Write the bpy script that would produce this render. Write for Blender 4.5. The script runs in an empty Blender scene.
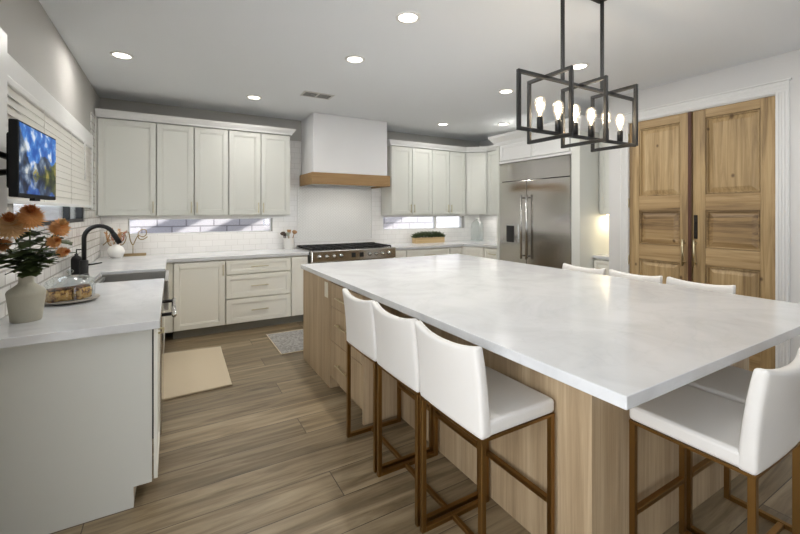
import bpy, bmesh, math, random
from mathutils import Vector, Matrix
random.seed(7)
R = math.radians
S = bpy.context.scene
COL = S.collection

# ------------------------------------------------------------------ camera, sky, sun, area lights, exposure
cam_d = bpy.data.cameras.new('camera')
cam = bpy.data.objects.new('camera', cam_d); COL.objects.link(cam)
cam.location = (0, 0, 1.43)
cam.rotation_euler = (R(90), 0, R(-30.07))
cam_d.sensor_width = 36; cam_d.lens = 36*394/800; cam_d.shift_y = -55/800
cam_d.clip_start = .02
S.camera = cam

wd = bpy.data.worlds.new('sky'); S.world = wd; wd.use_nodes = True
bgn = wd.node_tree.nodes['Background']
bgn.inputs['Color'].default_value = (.80, .88, 1.0, 1); bgn.inputs['Strength'].default_value = 3.6

def add_light(name, kind, loc, rot, energy, color=(1, 1, 1), **kw):
    d = bpy.data.lights.new(name, kind); d.energy = energy; d.color = color
    for k, v in kw.items(): setattr(d, k, v)
    o = bpy.data.objects.new(name, d); COL.objects.link(o); o.location = loc; o.rotation_euler = rot
    return o
sun = add_light('sun', 'SUN', (6, 3, 8), (0, 0, 0), 15, (1, .95, .88), angle=R(1))
sun.rotation_euler = Vector((-1, .35, -.5)).to_track_quat('-Z', 'Y').to_euler()
# added fill lamp at an invented, unseen rear window behind the camera
add_light('added_fill_rear', 'AREA', (3.5, -3.35, 1.6), (R(90), 0, 0), 5, (1, .985, .96), shape='RECTANGLE', size=1.2, size_y=1.4)
# added fill lamp at an invented patio door, out of view beside the camera
add_light('added_fill_side', 'AREA', (-.74, .0, 1.25), (0, R(-90), 0), 38, (1, .99, .98), shape='RECTANGLE', size=2.2, size_y=1.8)
# daylight through the window over the sink
add_light('daylight_sink', 'AREA', (-.80, 3.76, 1.73), (0, R(-90), 0), 10, (1, .98, .96), shape='RECTANGLE', size=.74, size_y=1.85)

vs = S.view_settings
vs.view_transform = 'Standard'; vs.look = 'None'; vs.exposure = 0.33; vs.gamma = 1; vs.use_curve_mapping = False

# ------------------------------------------------------------------ materials
def lin(h):
    h = h.lstrip('#'); out = []
    for i in (0, 2, 4):
        c = int(h[i:i+2], 16)/255
        out.append(c/12.92 if c <= .04045 else ((c+.055)/1.055)**2.4)
    return (*out, 1)

class NT:
    def __init__(s, name):
        s.m = bpy.data.materials.new(name); s.m.use_nodes = True
        s.t = s.m.node_tree; s.b = s.t.nodes['Principled BSDF']
    def n(s, kind, **kw):
        nd = s.t.nodes.new('ShaderNode'+kind)
        for k, v in kw.items():
            if hasattr(nd, k): setattr(nd, k, v)
            else: nd.inputs[k.replace('_', ' ')].default_value = v
        return nd
    def l(s, a, b): s.t.links.new(a, b)
    def coords(s, scale=(1, 1, 1), rot=(0, 0, 0), loc=(0, 0, 0)):
        tc = s.n('TexCoord'); mp = s.n('Mapping')
        mp.inputs['Scale'].default_value = scale; mp.inputs['Rotation'].default_value = rot
        mp.inputs['Location'].default_value = loc
        s.l(tc.outputs['Object'], mp.inputs['Vector']); return mp.outputs['Vector']
    def ramp(s, fac, stops):
        r = s.n('ValToRGB'); el = r.color_ramp.elements
        while len(el) < len(stops): el.new(.5)
        for e, (p, c) in zip(el, stops): e.position = p; e.color = lin(c)
        s.l(fac, r.inputs['Fac']); return r.outputs['Color']
    def bump(s, h, strength=.2, dist=.01):
        b = s.n('Bump'); b.inputs['Strength'].default_value = strength; b.inputs['Distance'].default_value = dist
        s.l(h, b.inputs['Height']); s.l(b.outputs['Normal'], s.b.inputs['Normal'])

def plain(name, col, rough=.5, metal=0, noise=0, nscale=40, coat=0, trans=0, emit=0, spec=None):
    k = NT(name); b = k.b
    b.inputs['Base Color'].default_value = lin(col); b.inputs['Roughness'].default_value = rough
    b.inputs['Metallic'].default_value = metal
    if coat: b.inputs['Coat Weight'].default_value = coat; b.inputs['Coat Roughness'].default_value = .1
    if trans: b.inputs['Transmission Weight'].default_value = trans
    if spec is not None: b.inputs['Specular IOR Level'].default_value = spec
    if emit: b.inputs['Emission Color'].default_value = lin(col); b.inputs['Emission Strength'].default_value = emit
    if noise:
        nz = k.n('TexNoise'); nz.inputs['Scale'].default_value = nscale; nz.inputs['Detail'].default_value = 4
        k.l(k.coords(), nz.inputs['Vector']); k.bump(nz.outputs['Fac'], noise, .01)
    return k.m

def wood(name, c0, c1, c2, axis='z', rough=.5, grain=30, knots=0, bump=.12, stretch=.06):
    k = NT(name)
    sc = {'x': (stretch, 1, 1), 'y': (1, stretch, 1), 'z': (1, 1, stretch)}[axis]
    v = k.coords(tuple(q*grain for q in sc))
    n1 = k.n('TexNoise'); n1.inputs['Scale'].default_value = 1; n1.inputs['Detail'].default_value = 8
    n1.inputs['Roughness'].default_value = .65; n1.inputs['Distortion'].default_value = .6
    k.l(v, n1.inputs['Vector'])
    v2 = k.coords(tuple(q*grain*.17 for q in sc))
    n2 = k.n('TexNoise'); n2.inputs['Scale'].default_value = 1; n2.inputs['Detail'].default_value = 3
    k.l(v2, n2.inputs['Vector'])
    mx = k.n('Math', operation='MULTIPLY_ADD'); mx.inputs[1].default_value = .55
    md = k.n('Math', operation='MULTIPLY'); md.inputs[1].default_value = .45
    k.l(n2.outputs['Fac'], md.inputs[0]); k.l(n1.outputs['Fac'], mx.inputs[0]); k.l(md.outputs[0], mx.inputs[2])
    colr = k.ramp(mx.outputs[0], [(.33, c0), (.5, c1), (.66, c2)])
    if knots:
        vo = k.n('TexVoronoi', voronoi_dimensions='2D'); vo.inputs['Scale'].default_value = knots
        sp = k.n('SeparateXYZ'); cb = k.n('CombineXYZ'); k.l(k.coords((1, 1, .7)), sp.inputs[0])
        k.l(sp.outputs['Y'], cb.inputs['X']); k.l(sp.outputs['Z'], cb.inputs['Y']); k.l(cb.outputs[0], vo.inputs['Vector'])
        rr = k.n('ValToRGB'); rr.color_ramp.elements[0].position = .03; rr.color_ramp.elements[1].position = .10
        rr.color_ramp.elements[0].color = (.12, .06, .03, 1); rr.color_ramp.elements[1].color = (1, 1, 1, 1)
        sc_ = k.n('SeparateColor'); k.l(vo.outputs['Color'], sc_.inputs[0])
        gt = k.n('Math', operation='GREATER_THAN'); gt.inputs[1].default_value = .38; k.l(sc_.outputs[0], gt.inputs[0])
        sz = k.n('Math', operation='MULTIPLY_ADD'); sz.inputs[1].default_value = .9; sz.inputs[2].default_value = .75; k.l(sc_.outputs[1], sz.inputs[0])
        dm2 = k.n('Math', operation='MULTIPLY'); k.l(vo.outputs['Distance'], dm2.inputs[0]); k.l(sz.outputs[0], dm2.inputs[1])
        ad = k.n('Math', operation='ADD'); k.l(dm2.outputs[0], ad.inputs[0]); k.l(gt.outputs[0], ad.inputs[1])
        k.l(ad.outputs[0], rr.inputs['Fac'])
        mm = k.n('Mix', data_type='RGBA', blend_type='MULTIPLY'); mm.inputs[0].default_value = .75
        k.l(colr, mm.inputs[6]); k.l(rr.outputs['Color'], mm.inputs[7]); colr = mm.outputs[2]
    k.l(colr, k.b.inputs['Base Color']); k.b.inputs['Roughness'].default_value = rough
    k.bump(mx.outputs[0], bump, .01)
    return k.m

def stone(name):
    k = NT(name)
    n1 = k.n('TexNoise'); n1.inputs['Scale'].default_value = 2.2; n1.inputs['Detail'].default_value = 9; n1.inputs['Roughness'].default_value = .62; n1.inputs['Distortion'].default_value = 1.4
    k.l(k.coords(), n1.inputs['Vector'])
    c = k.ramp(n1.outputs['Fac'], [(.36, '#cccdce'), (.48, '#d2d3d4'), (.6, '#d7d8d9')])
    n2 = k.n('TexNoise'); n2.inputs['Scale'].default_value = 1.3; n2.inputs['Detail'].default_value = 6; n2.inputs['Distortion'].default_value = 2.2
    k.l(k.coords(loc=(3, 1, 0)), n2.inputs['Vector'])
    r = k.n('ValToRGB'); e = r.color_ramp.elements
    e[0].position = .485; e[0].color = (1, 1, 1, 1); e[1].position = .5; e[1].color = (.86, .87, .88, 1)
    z = e.new(.515); z.color = (1, 1, 1, 1)
    k.l(n2.outputs['Fac'], r.inputs['Fac'])
    mm = k.n('Mix', data_type='RGBA', blend_type='MULTIPLY'); mm.inputs[0].default_value = .3
    k.l(c, mm.inputs[6]); k.l(r.outputs['Color'], mm.inputs[7])
    k.l(mm.outputs[2], k.b.inputs['Base Color']); k.b.inputs['Roughness'].default_value = .17
    k.b.inputs['Specular IOR Level'].default_value = .5
    return k.m

def brick(name, c1, c2, mortar, w, h, m, plane='xz', rough=.2, bump=.3, wav=.0, squash=1):
    k = NT(name)
    tc = k.n('TexCoord'); sp = k.n('SeparateXYZ'); cb = k.n('CombineXYZ')
    k.l(tc.outputs['Object'], sp.inputs[0])
    k.l(sp.outputs['X' if plane[0] == 'x' else 'Y'], cb.inputs['X'])
    k.l(sp.outputs['Z' if plane[1] == 'z' else 'Y'], cb.inputs['Y'])
    br = k.n('TexBrick'); br.inputs['Color1'].default_value = lin(c1); br.inputs['Color2'].default_value = lin(c2)
    br.inputs['Mortar'].default_value = lin(mortar); br.inputs['Scale'].default_value = 1
    br.inputs['Mortar Size'].default_value = m; br.inputs['Brick Width'].default_value = w; br.inputs['Row Height'].default_value = h
    br.inputs['Mortar Smooth'].default_value = .3
    k.l(cb.outputs[0], br.inputs['Vector'])
    k.l(br.outputs['Color'], k.b.inputs['Base Color']); k.b.inputs['Roughness'].default_value = rough
    inv = k.n('Math', operation='SUBTRACT'); inv.inputs[0].default_value = 1; k.l(br.outputs['Fac'], inv.inputs[1])
    h_ = inv.outputs[0]
    if wav:
        nz = k.n('TexNoise'); nz.inputs['Scale'].default_value = 14; nz.inputs['Detail'].default_value = 1
        k.l(tc.outputs['Object'], nz.inputs['Vector'])
        ma = k.n('Math', operation='MULTIPLY_ADD'); ma.inputs[1].default_value = wav
        k.l(nz.outputs['Fac'], ma.inputs[0]); k.l(h_, ma.inputs[2]); h_ = ma.outputs[0]
    k.bump(h_, bump, .004)
    return k.m

def floor_mat():
    k = NT('oak_plank_floor')
    tc = k.n('TexCoord')
    br = k.n('TexBrick'); br.offset = .37; br.offset_frequency = 3
    br.inputs['Scale'].default_value = 1; br.inputs['Brick Width'].default_value = 1.75; br.inputs['Row Height'].default_value = .216
    br.inputs['Mortar Size'].default_value = .0022; br.inputs['Mortar Smooth'].default_value = .1
    br.inputs['Color1'].default_value = (0, 0, 0, 1); br.inputs['Color2'].default_value = (1, 1, 1, 1); br.inputs['Mortar'].default_value = (0, 0, 0, 1)
    mp0 = k.n('Mapping'); mp0.inputs['Location'].default_value = (.35, .084, 0)
    k.l(tc.outputs['Object'], mp0.inputs['Vector']); k.l(mp0.outputs['Vector'], br.inputs['Vector'])
    # grain shifted per plank
    mp = k.n('Mapping'); mp.inputs['Scale'].default_value = (1.3, 15, 1)
    k.l(tc.outputs['Object'], mp.inputs['Vector'])
    add = k.n('VectorMath', operation='ADD'); sc = k.n('VectorMath', operation='SCALE'); sc.inputs['Scale'].default_value = 37
    k.l(br.outputs['Color'], sc.inputs[0]); k.l(mp.outputs['Vector'], add.inputs[0]); k.l(sc.outputs['Vector'], add.inputs[1])
    n1 = k.n('TexNoise'); n1.inputs['Scale'].default_value = 1; n1.inputs['Detail'].default_value = 9; n1.inputs['Roughness'].default_value = .62; n1.inputs['Distortion'].default_value = .9
    k.l(add.outputs['Vector'], n1.inputs['Vector'])
    c = k.ramp(n1.outputs['Fac'], [(.3, '#5d4e36'), (.46, '#806e52'), (.58, '#948265'), (.72, '#a79577')])
    hsv = k.n('HueSaturation'); hsv.inputs['Saturation'].default_value = .95
    mr = k.n('MapRange'); mr.inputs['To Min'].default_value = .80; mr.inputs['To Max'].default_value = 1.18
    k.l(br.outputs['Color'], mr.inputs['Value']); k.l(mr.outputs['Result'], hsv.inputs['Value']); k.l(c, hsv.inputs['Color'])
    mm = k.n('Mix', data_type='RGBA', blend_type='MIX'); mm.inputs[7].default_value = lin('#463a2e')
    k.l(br.outputs['Fac'], mm.inputs[0]); k.l(hsv.outputs['Color'], mm.inputs[6])
    k.l(mm.outputs[2], k.b.inputs['Base Color'])
    k.b.inputs['Roughness'].default_value = .36
    inv = k.n('Math', operation='MULTIPLY_ADD'); inv.inputs[1].default_value = -1.2
    k.l(br.outputs['Fac'], inv.inputs[0]); k.l(n1.outputs['Fac'], inv.inputs[2])
    k.bump(inv.outputs[0], .18, .006)
    return k.m

def glass(name, tint='#f4f8f8', alpha=.86):
    k = NT(name); k.t.nodes.remove(k.b)
    tr = k.n('BsdfTransparent'); tr.inputs['Color'].default_value = lin(tint)
    gl = k.n('BsdfGlossy'); gl.inputs['Roughness'].default_value = .03
    fr = k.n('LayerWeight'); fr.inputs['Blend'].default_value = .25
    mx = k.n('MixShader'); ma = k.n('Math', operation='MULTIPLY_ADD'); ma.inputs[1].default_value = .75; ma.inputs[2].default_value = (1-alpha)*.3
    k.l(fr.outputs['Facing'], ma.inputs[0]); k.l(ma.outputs[0], mx.inputs[0])
    k.l(tr.outputs[0], mx.inputs[1]); k.l(gl.outputs[0], mx.inputs[2])
    k.l(mx.outputs[0], k.t.nodes['Material Output'].inputs['Surface'])
    return k.m

def steel(name, col='#9c9a96', rough=.28, axis='z'):
    k = NT(name)
    k.b.inputs['Base Color'].default_value = lin(col); k.b.inputs['Metallic'].default_value = 1; k.b.inputs['Roughness'].default_value = rough
    k.b.inputs['Anisotropic'].default_value = .4
    nz = k.n('TexNoise'); nz.inputs['Scale'].default_value = 1; nz.inputs['Detail'].default_value = 2
    sc = (300, 300, 3) if axis == 'z' else (4, 4, 300)
    k.l(k.coords(sc), nz.inputs['Vector'])
    mr = k.n('MapRange'); mr.inputs['To Min'].default_value = rough-.06; mr.inputs['To Max'].default_value = rough+.08
    k.l(nz.outputs['Fac'], mr.inputs['Value']); k.l(mr.outputs['Result'], k.b.inputs['Roughness'])
    n2 = k.n('TexNoise'); n2.inputs['Scale'].default_value = 1.2; n2.inputs['Detail'].default_value = 1
    k.l(k.coords((1.2, 1.2, 2.2)), n2.inputs['Vector']); k.bump(n2.outputs['Fac'], .12, .06)
    return k.m

def tv_mat():
    # the picture on the screen: mountain lake under blue sky (object space, local X across, Z up)
    k = NT('tv_picture'); tc = k.n('TexCoord'); sp = k.n('SeparateXYZ'); k.l(tc.outputs['Object'], sp.inputs[0])
    def M(op, a, b=None, c=None):
        nd = k.n('Math', operation=op)
        for i, q in enumerate((a, b, c)):
            if q is None: continue
            if isinstance(q, (int, float)): nd.inputs[i].default_value = q
            else: k.l(q, nd.inputs[i])
        return nd.outputs[0]
    x = sp.outputs['X']; z = sp.outputs['Z']
    zr = M('ABSOLUTE', M('ADD', z, .055))                      # mirrored about the water line
    cx = k.n('CombineXYZ'); k.l(x, cx.inputs['X']); k.l(zr, cx.inputs['Y'])
    nz = k.n('TexNoise'); nz.inputs['Scale'].default_value = 15; nz.inputs['Detail'].default_value = 8
    k.l(cx.outputs[0], nz.inputs['Vector'])
    n1 = nz.outputs['Fac']
    # ridge height as a function of x: cliff at left, saddle, peak right of centre
    left = M('MULTIPLY', M('SUBTRACT', -.09, x), 1.3)
    ridge = M('MAXIMUM', left, M('SUBTRACT', .115, M('MULTIPLY', M('ABSOLUTE', M('SUBTRACT', x, .07)), .55)))
    d = M('SUBTRACT', M('ADD', ridge, M('MULTIPLY', M('SUBTRACT', n1, .5), .12)), zr)
    mask = M('GREATER_THAN', d, 0)
    sky = k.ramp(n1, [(.42, '#1556b0'), (.53, '#3f86d6'), (.62, '#e6eefa')])
    rock = k.ramp(n1, [(.36, '#0c121d'), (.47, '#2f4463'), (.57, '#7d8ea2'), (.66, '#e4e6e2')])
    grn = k.ramp(n1, [(.4, '#141c0e'), (.5, '#4a5524'), (.62, '#b09f48')])
    low = M('GREATER_THAN', M('ADD', M('MULTIPLY', x, .28), M('MULTIPLY', M('SUBTRACT', n1, .42), .2)), zr)
    m1 = k.n('Mix', data_type='RGBA'); k.l(mask, m1.inputs[0]); k.l(sky, m1.inputs[6]); k.l(rock, m1.inputs[7])
    m2 = k.n('Mix', data_type='RGBA'); k.l(low, m2.inputs[0]); k.l(m1.outputs[2], m2.inputs[6]); k.l(grn, m2.inputs[7])
    water = M('LESS_THAN', z, -.055)
    m3 = k.n('Mix', data_type='RGBA', blend_type='MULTIPLY'); k.l(M('MULTIPLY', water, .75), m3.inputs[0])
    k.l(m2.outputs[2], m3.inputs[6]); m3.inputs[7].default_value = (.22, .32, .5, 1)
    k.b.inputs['Base Color'].default_value = (.01, .01, .01, 1); k.b.inputs['Roughness'].default_value = .5; k.b.inputs['Specular IOR Level'].default_value = .15
    k.l(m3.outputs[2], k.b.inputs['Emission Color']); k.b.inputs['Emission Strength'].default_value = .7
    return k.m

M = dict(
    wall=plain('wall_paint', '#b3b1ac', .8, noise=.04, nscale=60),
    wall_r=plain('wall_paint_pale', '#d6d5d3', .8, noise=.04, nscale=60),
    ceil=plain('ceiling_paint', '#e6e9ec', .85, noise=.04, nscale=80),
    floor=floor_mat(),
    trim=plain('trim_white', '#e2e2e0', .4),
    cab=plain('cabinet_paint', '#d6d7d0', .42),
    cabb=plain('cabinet_paint_lightened', '#eae8de', .42),  # same paint as the wall cabinets, lightened to make up for missing light
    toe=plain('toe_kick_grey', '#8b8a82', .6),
    stone=stone('quartz_white'),
    subway=brick('subway_tile', '#e8e7e5', '#e3e2e0', '#d6d5d2', .152, .076, .003, 'xz', .14, .25, .5),
    subway_l=brick('subway_tile_side', '#e4e2dd', '#d6d4ce', '#b0aca5', .152, .076, .006, 'yz', .12, .5, .8),
    subway_r=brick('subway_tile_right', '#e8e7e5', '#e3e2e0', '#d6d5d2', .152, .076, .003, 'yz', .14, .25, .5),
    herring=plain('mosaic_tile', '#e9e9e6', .2),
    grout=plain('mosaic_grout', '#d0cfcc', .8),
    plaster=plain('hood_plaster', '#e8e8e8', .7, noise=.05, nscale=25),
    hoodwood=wood('hood_oak', '#86683f', '#9c7b50', '#ad8d62', 'x', .5, 26),
    oak=wood('island_oak', '#947e61', '#ad9677', '#c1ab8b', 'z', .5, 62, stretch=.03),
    pine=wood('door_old_pine', '#6f583b', '#ad9267', '#c9b088', 'z', .5, 30, knots=4.5, bump=.14, stretch=.045),
    pinex=wood('door_old_pine_rail', '#664f34', '#a0845b', '#bfa47a', 'y', .5, 30, knots=4.5, bump=.14, stretch=.045),
    iron=plain('dark_iron', '#2b2622', .45, .7),
    redgap=plain('astragal_red_brown', '#4f2c1c', .55),
    black=plain('black_metal', '#0e0e0e', .5, .1),
    blackp=plain('black_plastic', '#161718', .65, spec=.2),
    brass=plain('brushed_brass', '#cdc3a2', .32, 1),
    bronze=plain('bronze_frame', '#8f6e40', .36, 1, noise=.05, nscale=60),
    leather=plain('white_leather', '#e0ddd8', .42, noise=.06, nscale=120),
    steel=steel('brushed_steel', '#c6c3bd', .15),
    steelx=plain('brushed_steel_bar', '#c6c5c2', .2, 1),
    sinksteel=plain('sink_steel', '#b9b8b4', .35, .9),
    dark=plain('dark_recess', '#1c1b1a', .5),
    castiron=plain('cast_iron', '#1e1e1f', .55, .3),
    glass=glass('clear_glass'),
    pane=glass('window_pane', '#f2f6f8', .9),
    blind=plain('blind_white', '#dedbd4', .5),
    whitecer=plain('white_ceramic', '#e8e7e3', .35, noise=.05, nscale=40),
    vase=plain('sage_ceramic', '#a9a595', .6, noise=.15, nscale=50),
    stem=plain('stem_green', '#4b5a2c', .6),
    leaf=plain('leaf_green', '#3c4a25', .55, noise=.3, nscale=60),
    petal=plain('petal_orange', '#d49a5e', .6),
    petal2=plain('petal_peach', '#e2bd8a', .6),
    petalc=plain('petal_rust', '#c77a3e', .6),
    plate=plain('stoneware_plate', '#a39c92', .5, noise=.2, nscale=80),
    crust=None, crumb=None,
    wire=plain('antique_gold_wire', '#8f7a52', .4, .8),
    rustic=wood('rustic_base', '#6b5a40', '#8b7655', '#a58f6b', 'x', .7, 40),
    planter=wood('planter_pine', '#a58a60', '#bfa477', '#cdb58a', 'x', .6, 30),
    mat=plain('beige_mat', '#cfc0a6', .8, noise=.25, nscale=220),
    rug=None, block=None,
    spoon1=plain('spoon_dark', '#4a3a30', .6), spoon2=plain('spoon_tan', '#a57f58', .6), spoon3=plain('spoon_sage', '#9fa598', .6),
    pampas=plain('dried_tan', '#b98e63', .8), pampas2=plain('dried_rose', '#a8705a', .8),
    outlet=plain('outlet_plate', '#d9d3c0', .4), outletdark=plain('outlet_slot', '#5a564e', .5),
    lamp=plain('downlight_glow', '#fff4e2', .5, emit=9),
    ledtrim=plain('downlight_trim', '#ecebe8', .4),
    filament=plain('filament', '#ffd9a0', .5, emit=45),
    nichelight=plain('niche_strip', '#ffe6bd', .5, emit=6),
    ventm=plain('vent_white', '#c9c8c4', .5),
    tv=tv_mat(),
    ground=plain('outside_gravel', '#b9ada0', .9, noise=.4, nscale=30),
)
def bulb_mat():
    k = NT('bulb_glass'); k.t.nodes.remove(k.b)
    tr = k.n('BsdfTransparent'); em = k.n('Emission'); em.inputs['Color'].default_value = lin('#ffe9c8'); em.inputs['Strength'].default_value = 1.1
    gl = k.n('BsdfGlossy'); gl.inputs['Roughness'].default_value = .05
    a = k.n('MixShader'); a.inputs[0].default_value = .22
    b2 = k.n('MixShader'); b2.inputs[0].default_value = .1
    k.l(tr.outputs[0], a.inputs[1]); k.l(em.outputs[0], a.inputs[2]); k.l(a.outputs[0], b2.inputs[1]); k.l(gl.outputs[0], b2.inputs[2])
    k.l(b2.outputs[0], k.t.nodes['Material Output'].inputs['Surface']); return k.m
M['bulb'] = bulb_mat()
def blind_mat():
    k = NT('blind_slat'); k.b.inputs['Base Color'].default_value = lin('#e6e3dc'); k.b.inputs['Roughness'].default_value = .5
    tl = k.n('BsdfTranslucent'); tl.inputs['Color'].default_value = lin('#e6e3dc'); mx = k.n('MixShader'); mx.inputs[0].default_value = .2
    k.l(k.b.outputs[0], mx.inputs[1]); k.l(tl.outputs[0], mx.inputs[2]); k.l(mx.outputs[0], k.t.nodes['Material Output'].inputs['Surface']); return k.m
M['blind'] = blind_mat()
def speck(name, a, b_, c, scale):
    k = NT(name); nz = k.n('TexNoise'); nz.inputs['Scale'].default_value = scale; nz.inputs['Detail'].default_value = 3
    k.l(k.coords(), nz.inputs['Vector']); k.l(k.ramp(nz.outputs['Fac'], [(.38, a), (.5, b_), (.6, c)]), k.b.inputs['Base Color'])
    k.b.inputs['Roughness'].default_value = .75; k.bump(nz.outputs['Fac'], .6, .01); return k.m
M['crumb'] = speck('fruit_crumb', '#5a3016', '#b98a45', '#d3ab64', 42)
M['crust'] = speck('dark_crust', '#2c1a10', '#4d2f1c', '#7a5030', 50)
M['rug'] = speck('grey_rug', '#8d8a86', '#a09d99', '#b0ada8', 45)
M['block'] = brick('garden_block', '#b7b0b2', '#ada6aa', '#857e82', .40, .20, .012, 'xz', .9, .5)

# ------------------------------------------------------------------ mesh builder
class MB:
    """collects shapes in world (or thing-local) space; build() links them as ONE mesh object"""
    def __init__(s): s.v = []; s.f = []; s.sm = []
    def add(s, vs, fs, smooth=False):
        n = len(s.v); s.v += [tuple(q) for q in vs]; s.f += [tuple(n+i for i in f) for f in fs]; s.sm += [smooth]*len(fs); return s
    def box(s, x0, x1, y0, y1, z0, z1):
        x0, x1 = sorted((x0, x1)); y0, y1 = sorted((y0, y1)); z0, z1 = sorted((z0, z1))
        v = [(x0, y0, z0), (x1, y0, z0), (x1, y1, z0), (x0, y1, z0), (x0, y0, z1), (x1, y0, z1), (x1, y1, z1), (x0, y1, z1)]
        return s.add(v, [(0, 3, 2, 1), (4, 5, 6, 7), (0, 1, 5, 4), (1, 2, 6, 5), (2, 3, 7, 6), (3, 0, 4, 7)])
    def fbox(s, F, u0, u1, z0, z1, n0, n1):
        o, u, n = F; P = lambda a, z, d: (o[0]+u[0]*a+n[0]*d, o[1]+u[1]*a+n[1]*d, z)
        v = [P(u0, z0, n0), P(u1, z0, n0), P(u1, z0, n1), P(u0, z0, n1), P(u0, z1, n0), P(u1, z1, n0), P(u1, z1, n1), P(u0, z1, n1)]
        return s.add(v, [(0, 3, 2, 1), (4, 5, 6, 7), (0, 1, 5, 4), (1, 2, 6, 5), (2, 3, 7, 6), (3, 0, 4, 7)])
    def prism(s, pts, z0, z1):
        n = len(pts); v = [(x, y, z0) for x, y in pts]+[(x, y, z1) for x, y in pts]
        return s.add(v, [tuple(range(n))[::-1], tuple(range(n, 2*n))]+[(i, (i+1) % n, n+(i+1) % n, n+i) for i in range(n)])
    def tube(s, pts, r, seg=10, closed=False):
        pts = [Vector(p) for p in pts]; n = len(pts); rs = r if isinstance(r, (list, tuple)) else [r]*n
        rings = []; up = None
        for i, p in enumerate(pts):
            a = pts[i-1] if (i > 0 or closed) else p; b = pts[(i+1) % n] if (i < n-1 or closed) else p
            t = (b-a).normalized()
            if up is None: up = Vector((0, 0, 1)) if abs(t.z) < .9 else Vector((1, 0, 0))
            x = (up-t*up.dot(t)).normalized(); y = t.cross(x); up = x
            rings.append([p+(x*math.cos(q)+y*math.sin(q))*rs[i] for q in [2*math.pi*j/seg for j in range(seg)]])
        vs = [q for rg in rings for q in rg]; fs = []
        for i in range(n if closed else n-1):
            for j in range(seg):
                k, m = i*seg, ((i+1) % n)*seg
                fs.append((k+j, k+(j+1) % seg, m+(j+1) % seg, m+j))
        if not closed: fs += [tuple(range(seg))[::-1], tuple((n-1)*seg+j for j in range(seg))]
        return s.add(vs, fs, True)
    def lathe(s, prof, c=(0, 0, 0), seg=24, axis='z', cap=True):
        def P(r, h, a):
            q = (r*math.cos(a), r*math.sin(a), h)
            if axis == 'x': q = (q[2], q[0], q[1])
            if axis == 'y': q = (q[0], q[2], q[1])
            return (c[0]+q[0], c[1]+q[1], c[2]+q[2])
        vs = []; fs = []
        for (r, h) in prof: vs += [P(max(r, 1e-5), h, 2*math.pi*j/seg) for j in range(seg)]
        for i in range(len(prof)-1):
            for j in range(seg):
                k, m = i*seg, (i+1)*seg
                fs.append((k+j, k+(j+1) % seg, m+(j+1) % seg, m+j))
        if cap: fs += [tuple(range(seg))[::-1], tuple((len(prof)-1)*seg+j for j in range(seg))]
        return s.add(vs, fs, True)
    def cyl(s, c, r, h, axis='z', seg=20): return s.lathe([(r, 0), (r, h)], c, seg, axis)
    def bar(s, a, b, w):  # square bar between two points
        a = Vector(a); b = Vector(b); t = (b-a).normalized()
        up = Vector((0, 0, 1)) if abs(t.z) < .9 else Vector((0, 1, 0))
        x = up.cross(t).normalized()*w/2; y = t.cross(x).normalized()*w/2
        v = [a-x-y, a+x-y, a+x+y, a-x+y, b-x-y, b+x-y, b+x+y, b-x+y]
        return s.add(v, [(0, 3, 2, 1), (4, 5, 6, 7), (0, 1, 5, 4), (1, 2, 6, 5), (2, 3, 7, 6), (3, 0, 4, 7)])
    def sweep(s, path, prof):  # path: xy polyline; prof: (offset to the right of travel, z)
        P = [Vector(p) for p in path]; n = len(P); rings = []
        for i, p in enumerate(P):
            d0 = (P[i]-P[i-1]).normalized() if i > 0 else None; d1 = (P[i+1]-P[i]).normalized() if i < n-1 else None
            r0 = Vector((d0.y, -d0.x)) if d0 else None; r1 = Vector((d1.y, -d1.x)) if d1 else None
            if r0 is None: m = r1
            elif r1 is None: m = r0
            else: m = (r0+r1); m = m/(m.dot(r0))
            rings.append([(p.x+m.x*o, p.y+m.y*o, z) for o, z in prof])
        k = len(prof); vs = [q for rg in rings for q in rg]; fs = []
        for i in range(n-1):
            for j in range(k): fs.append((i*k+j, i*k+(j+1) % k, (i+1)*k+(j+1) % k, (i+1)*k+j))
        fs += [tuple(range(k)), tuple((n-1)*k+j for j in range(k))[::-1]]
        return s.add(vs, fs)
    def build(s, name, m, parent=None, bevel=0, seg=2, fix=True):
        off = Vector((0, 0, 0)); p = parent
        while p is not None: off += p.location; p = p.parent
        me = bpy.data.meshes.new(name)
        me.from_pydata([tuple(Vector(q)-off) for q in s.v], [], s.f)
        for pl, q in zip(me.polygons, s.sm): pl.use_smooth = q
        if fix:
            b = bmesh.new(); b.from_mesh(me); bmesh.ops.recalc_face_normals(b, faces=b.faces); b.to_mesh(me); b.free()
        me.materials.append(m if not isinstance(m, str) else M[m])
        o = bpy.data.objects.new(name, me); COL.objects.link(o)
        if parent: o.parent = parent
        if bevel:
            md = o.modifiers.new('bevel', 'BEVEL'); md.width = bevel; md.segments = seg; md.limit_method = 'ANGLE'; md.angle_limit = R(40)
            md.harden_normals = False
        return o

def tag(o, label=None, cat=None, group=None, kind=None):
    if label: o['label'] = label
    if cat: o['category'] = cat
    if group: o['group'] = group
    if kind: o['kind'] = kind
    return o
def thing(name, loc, label, cat, group=None):
    o = bpy.data.objects.new(name, None); COL.objects.link(o); o.location = loc; o.empty_display_size = .05
    return tag(o, label, cat, group)
def structure(o, label=None): return tag(o, label, None, None, 'structure')
def copy_tree(o, parent=None):
    c = o.copy(); COL.objects.link(c)
    if parent: c.parent = parent
    for ch in list(o.children): copy_tree(ch, c)
    return c

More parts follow.
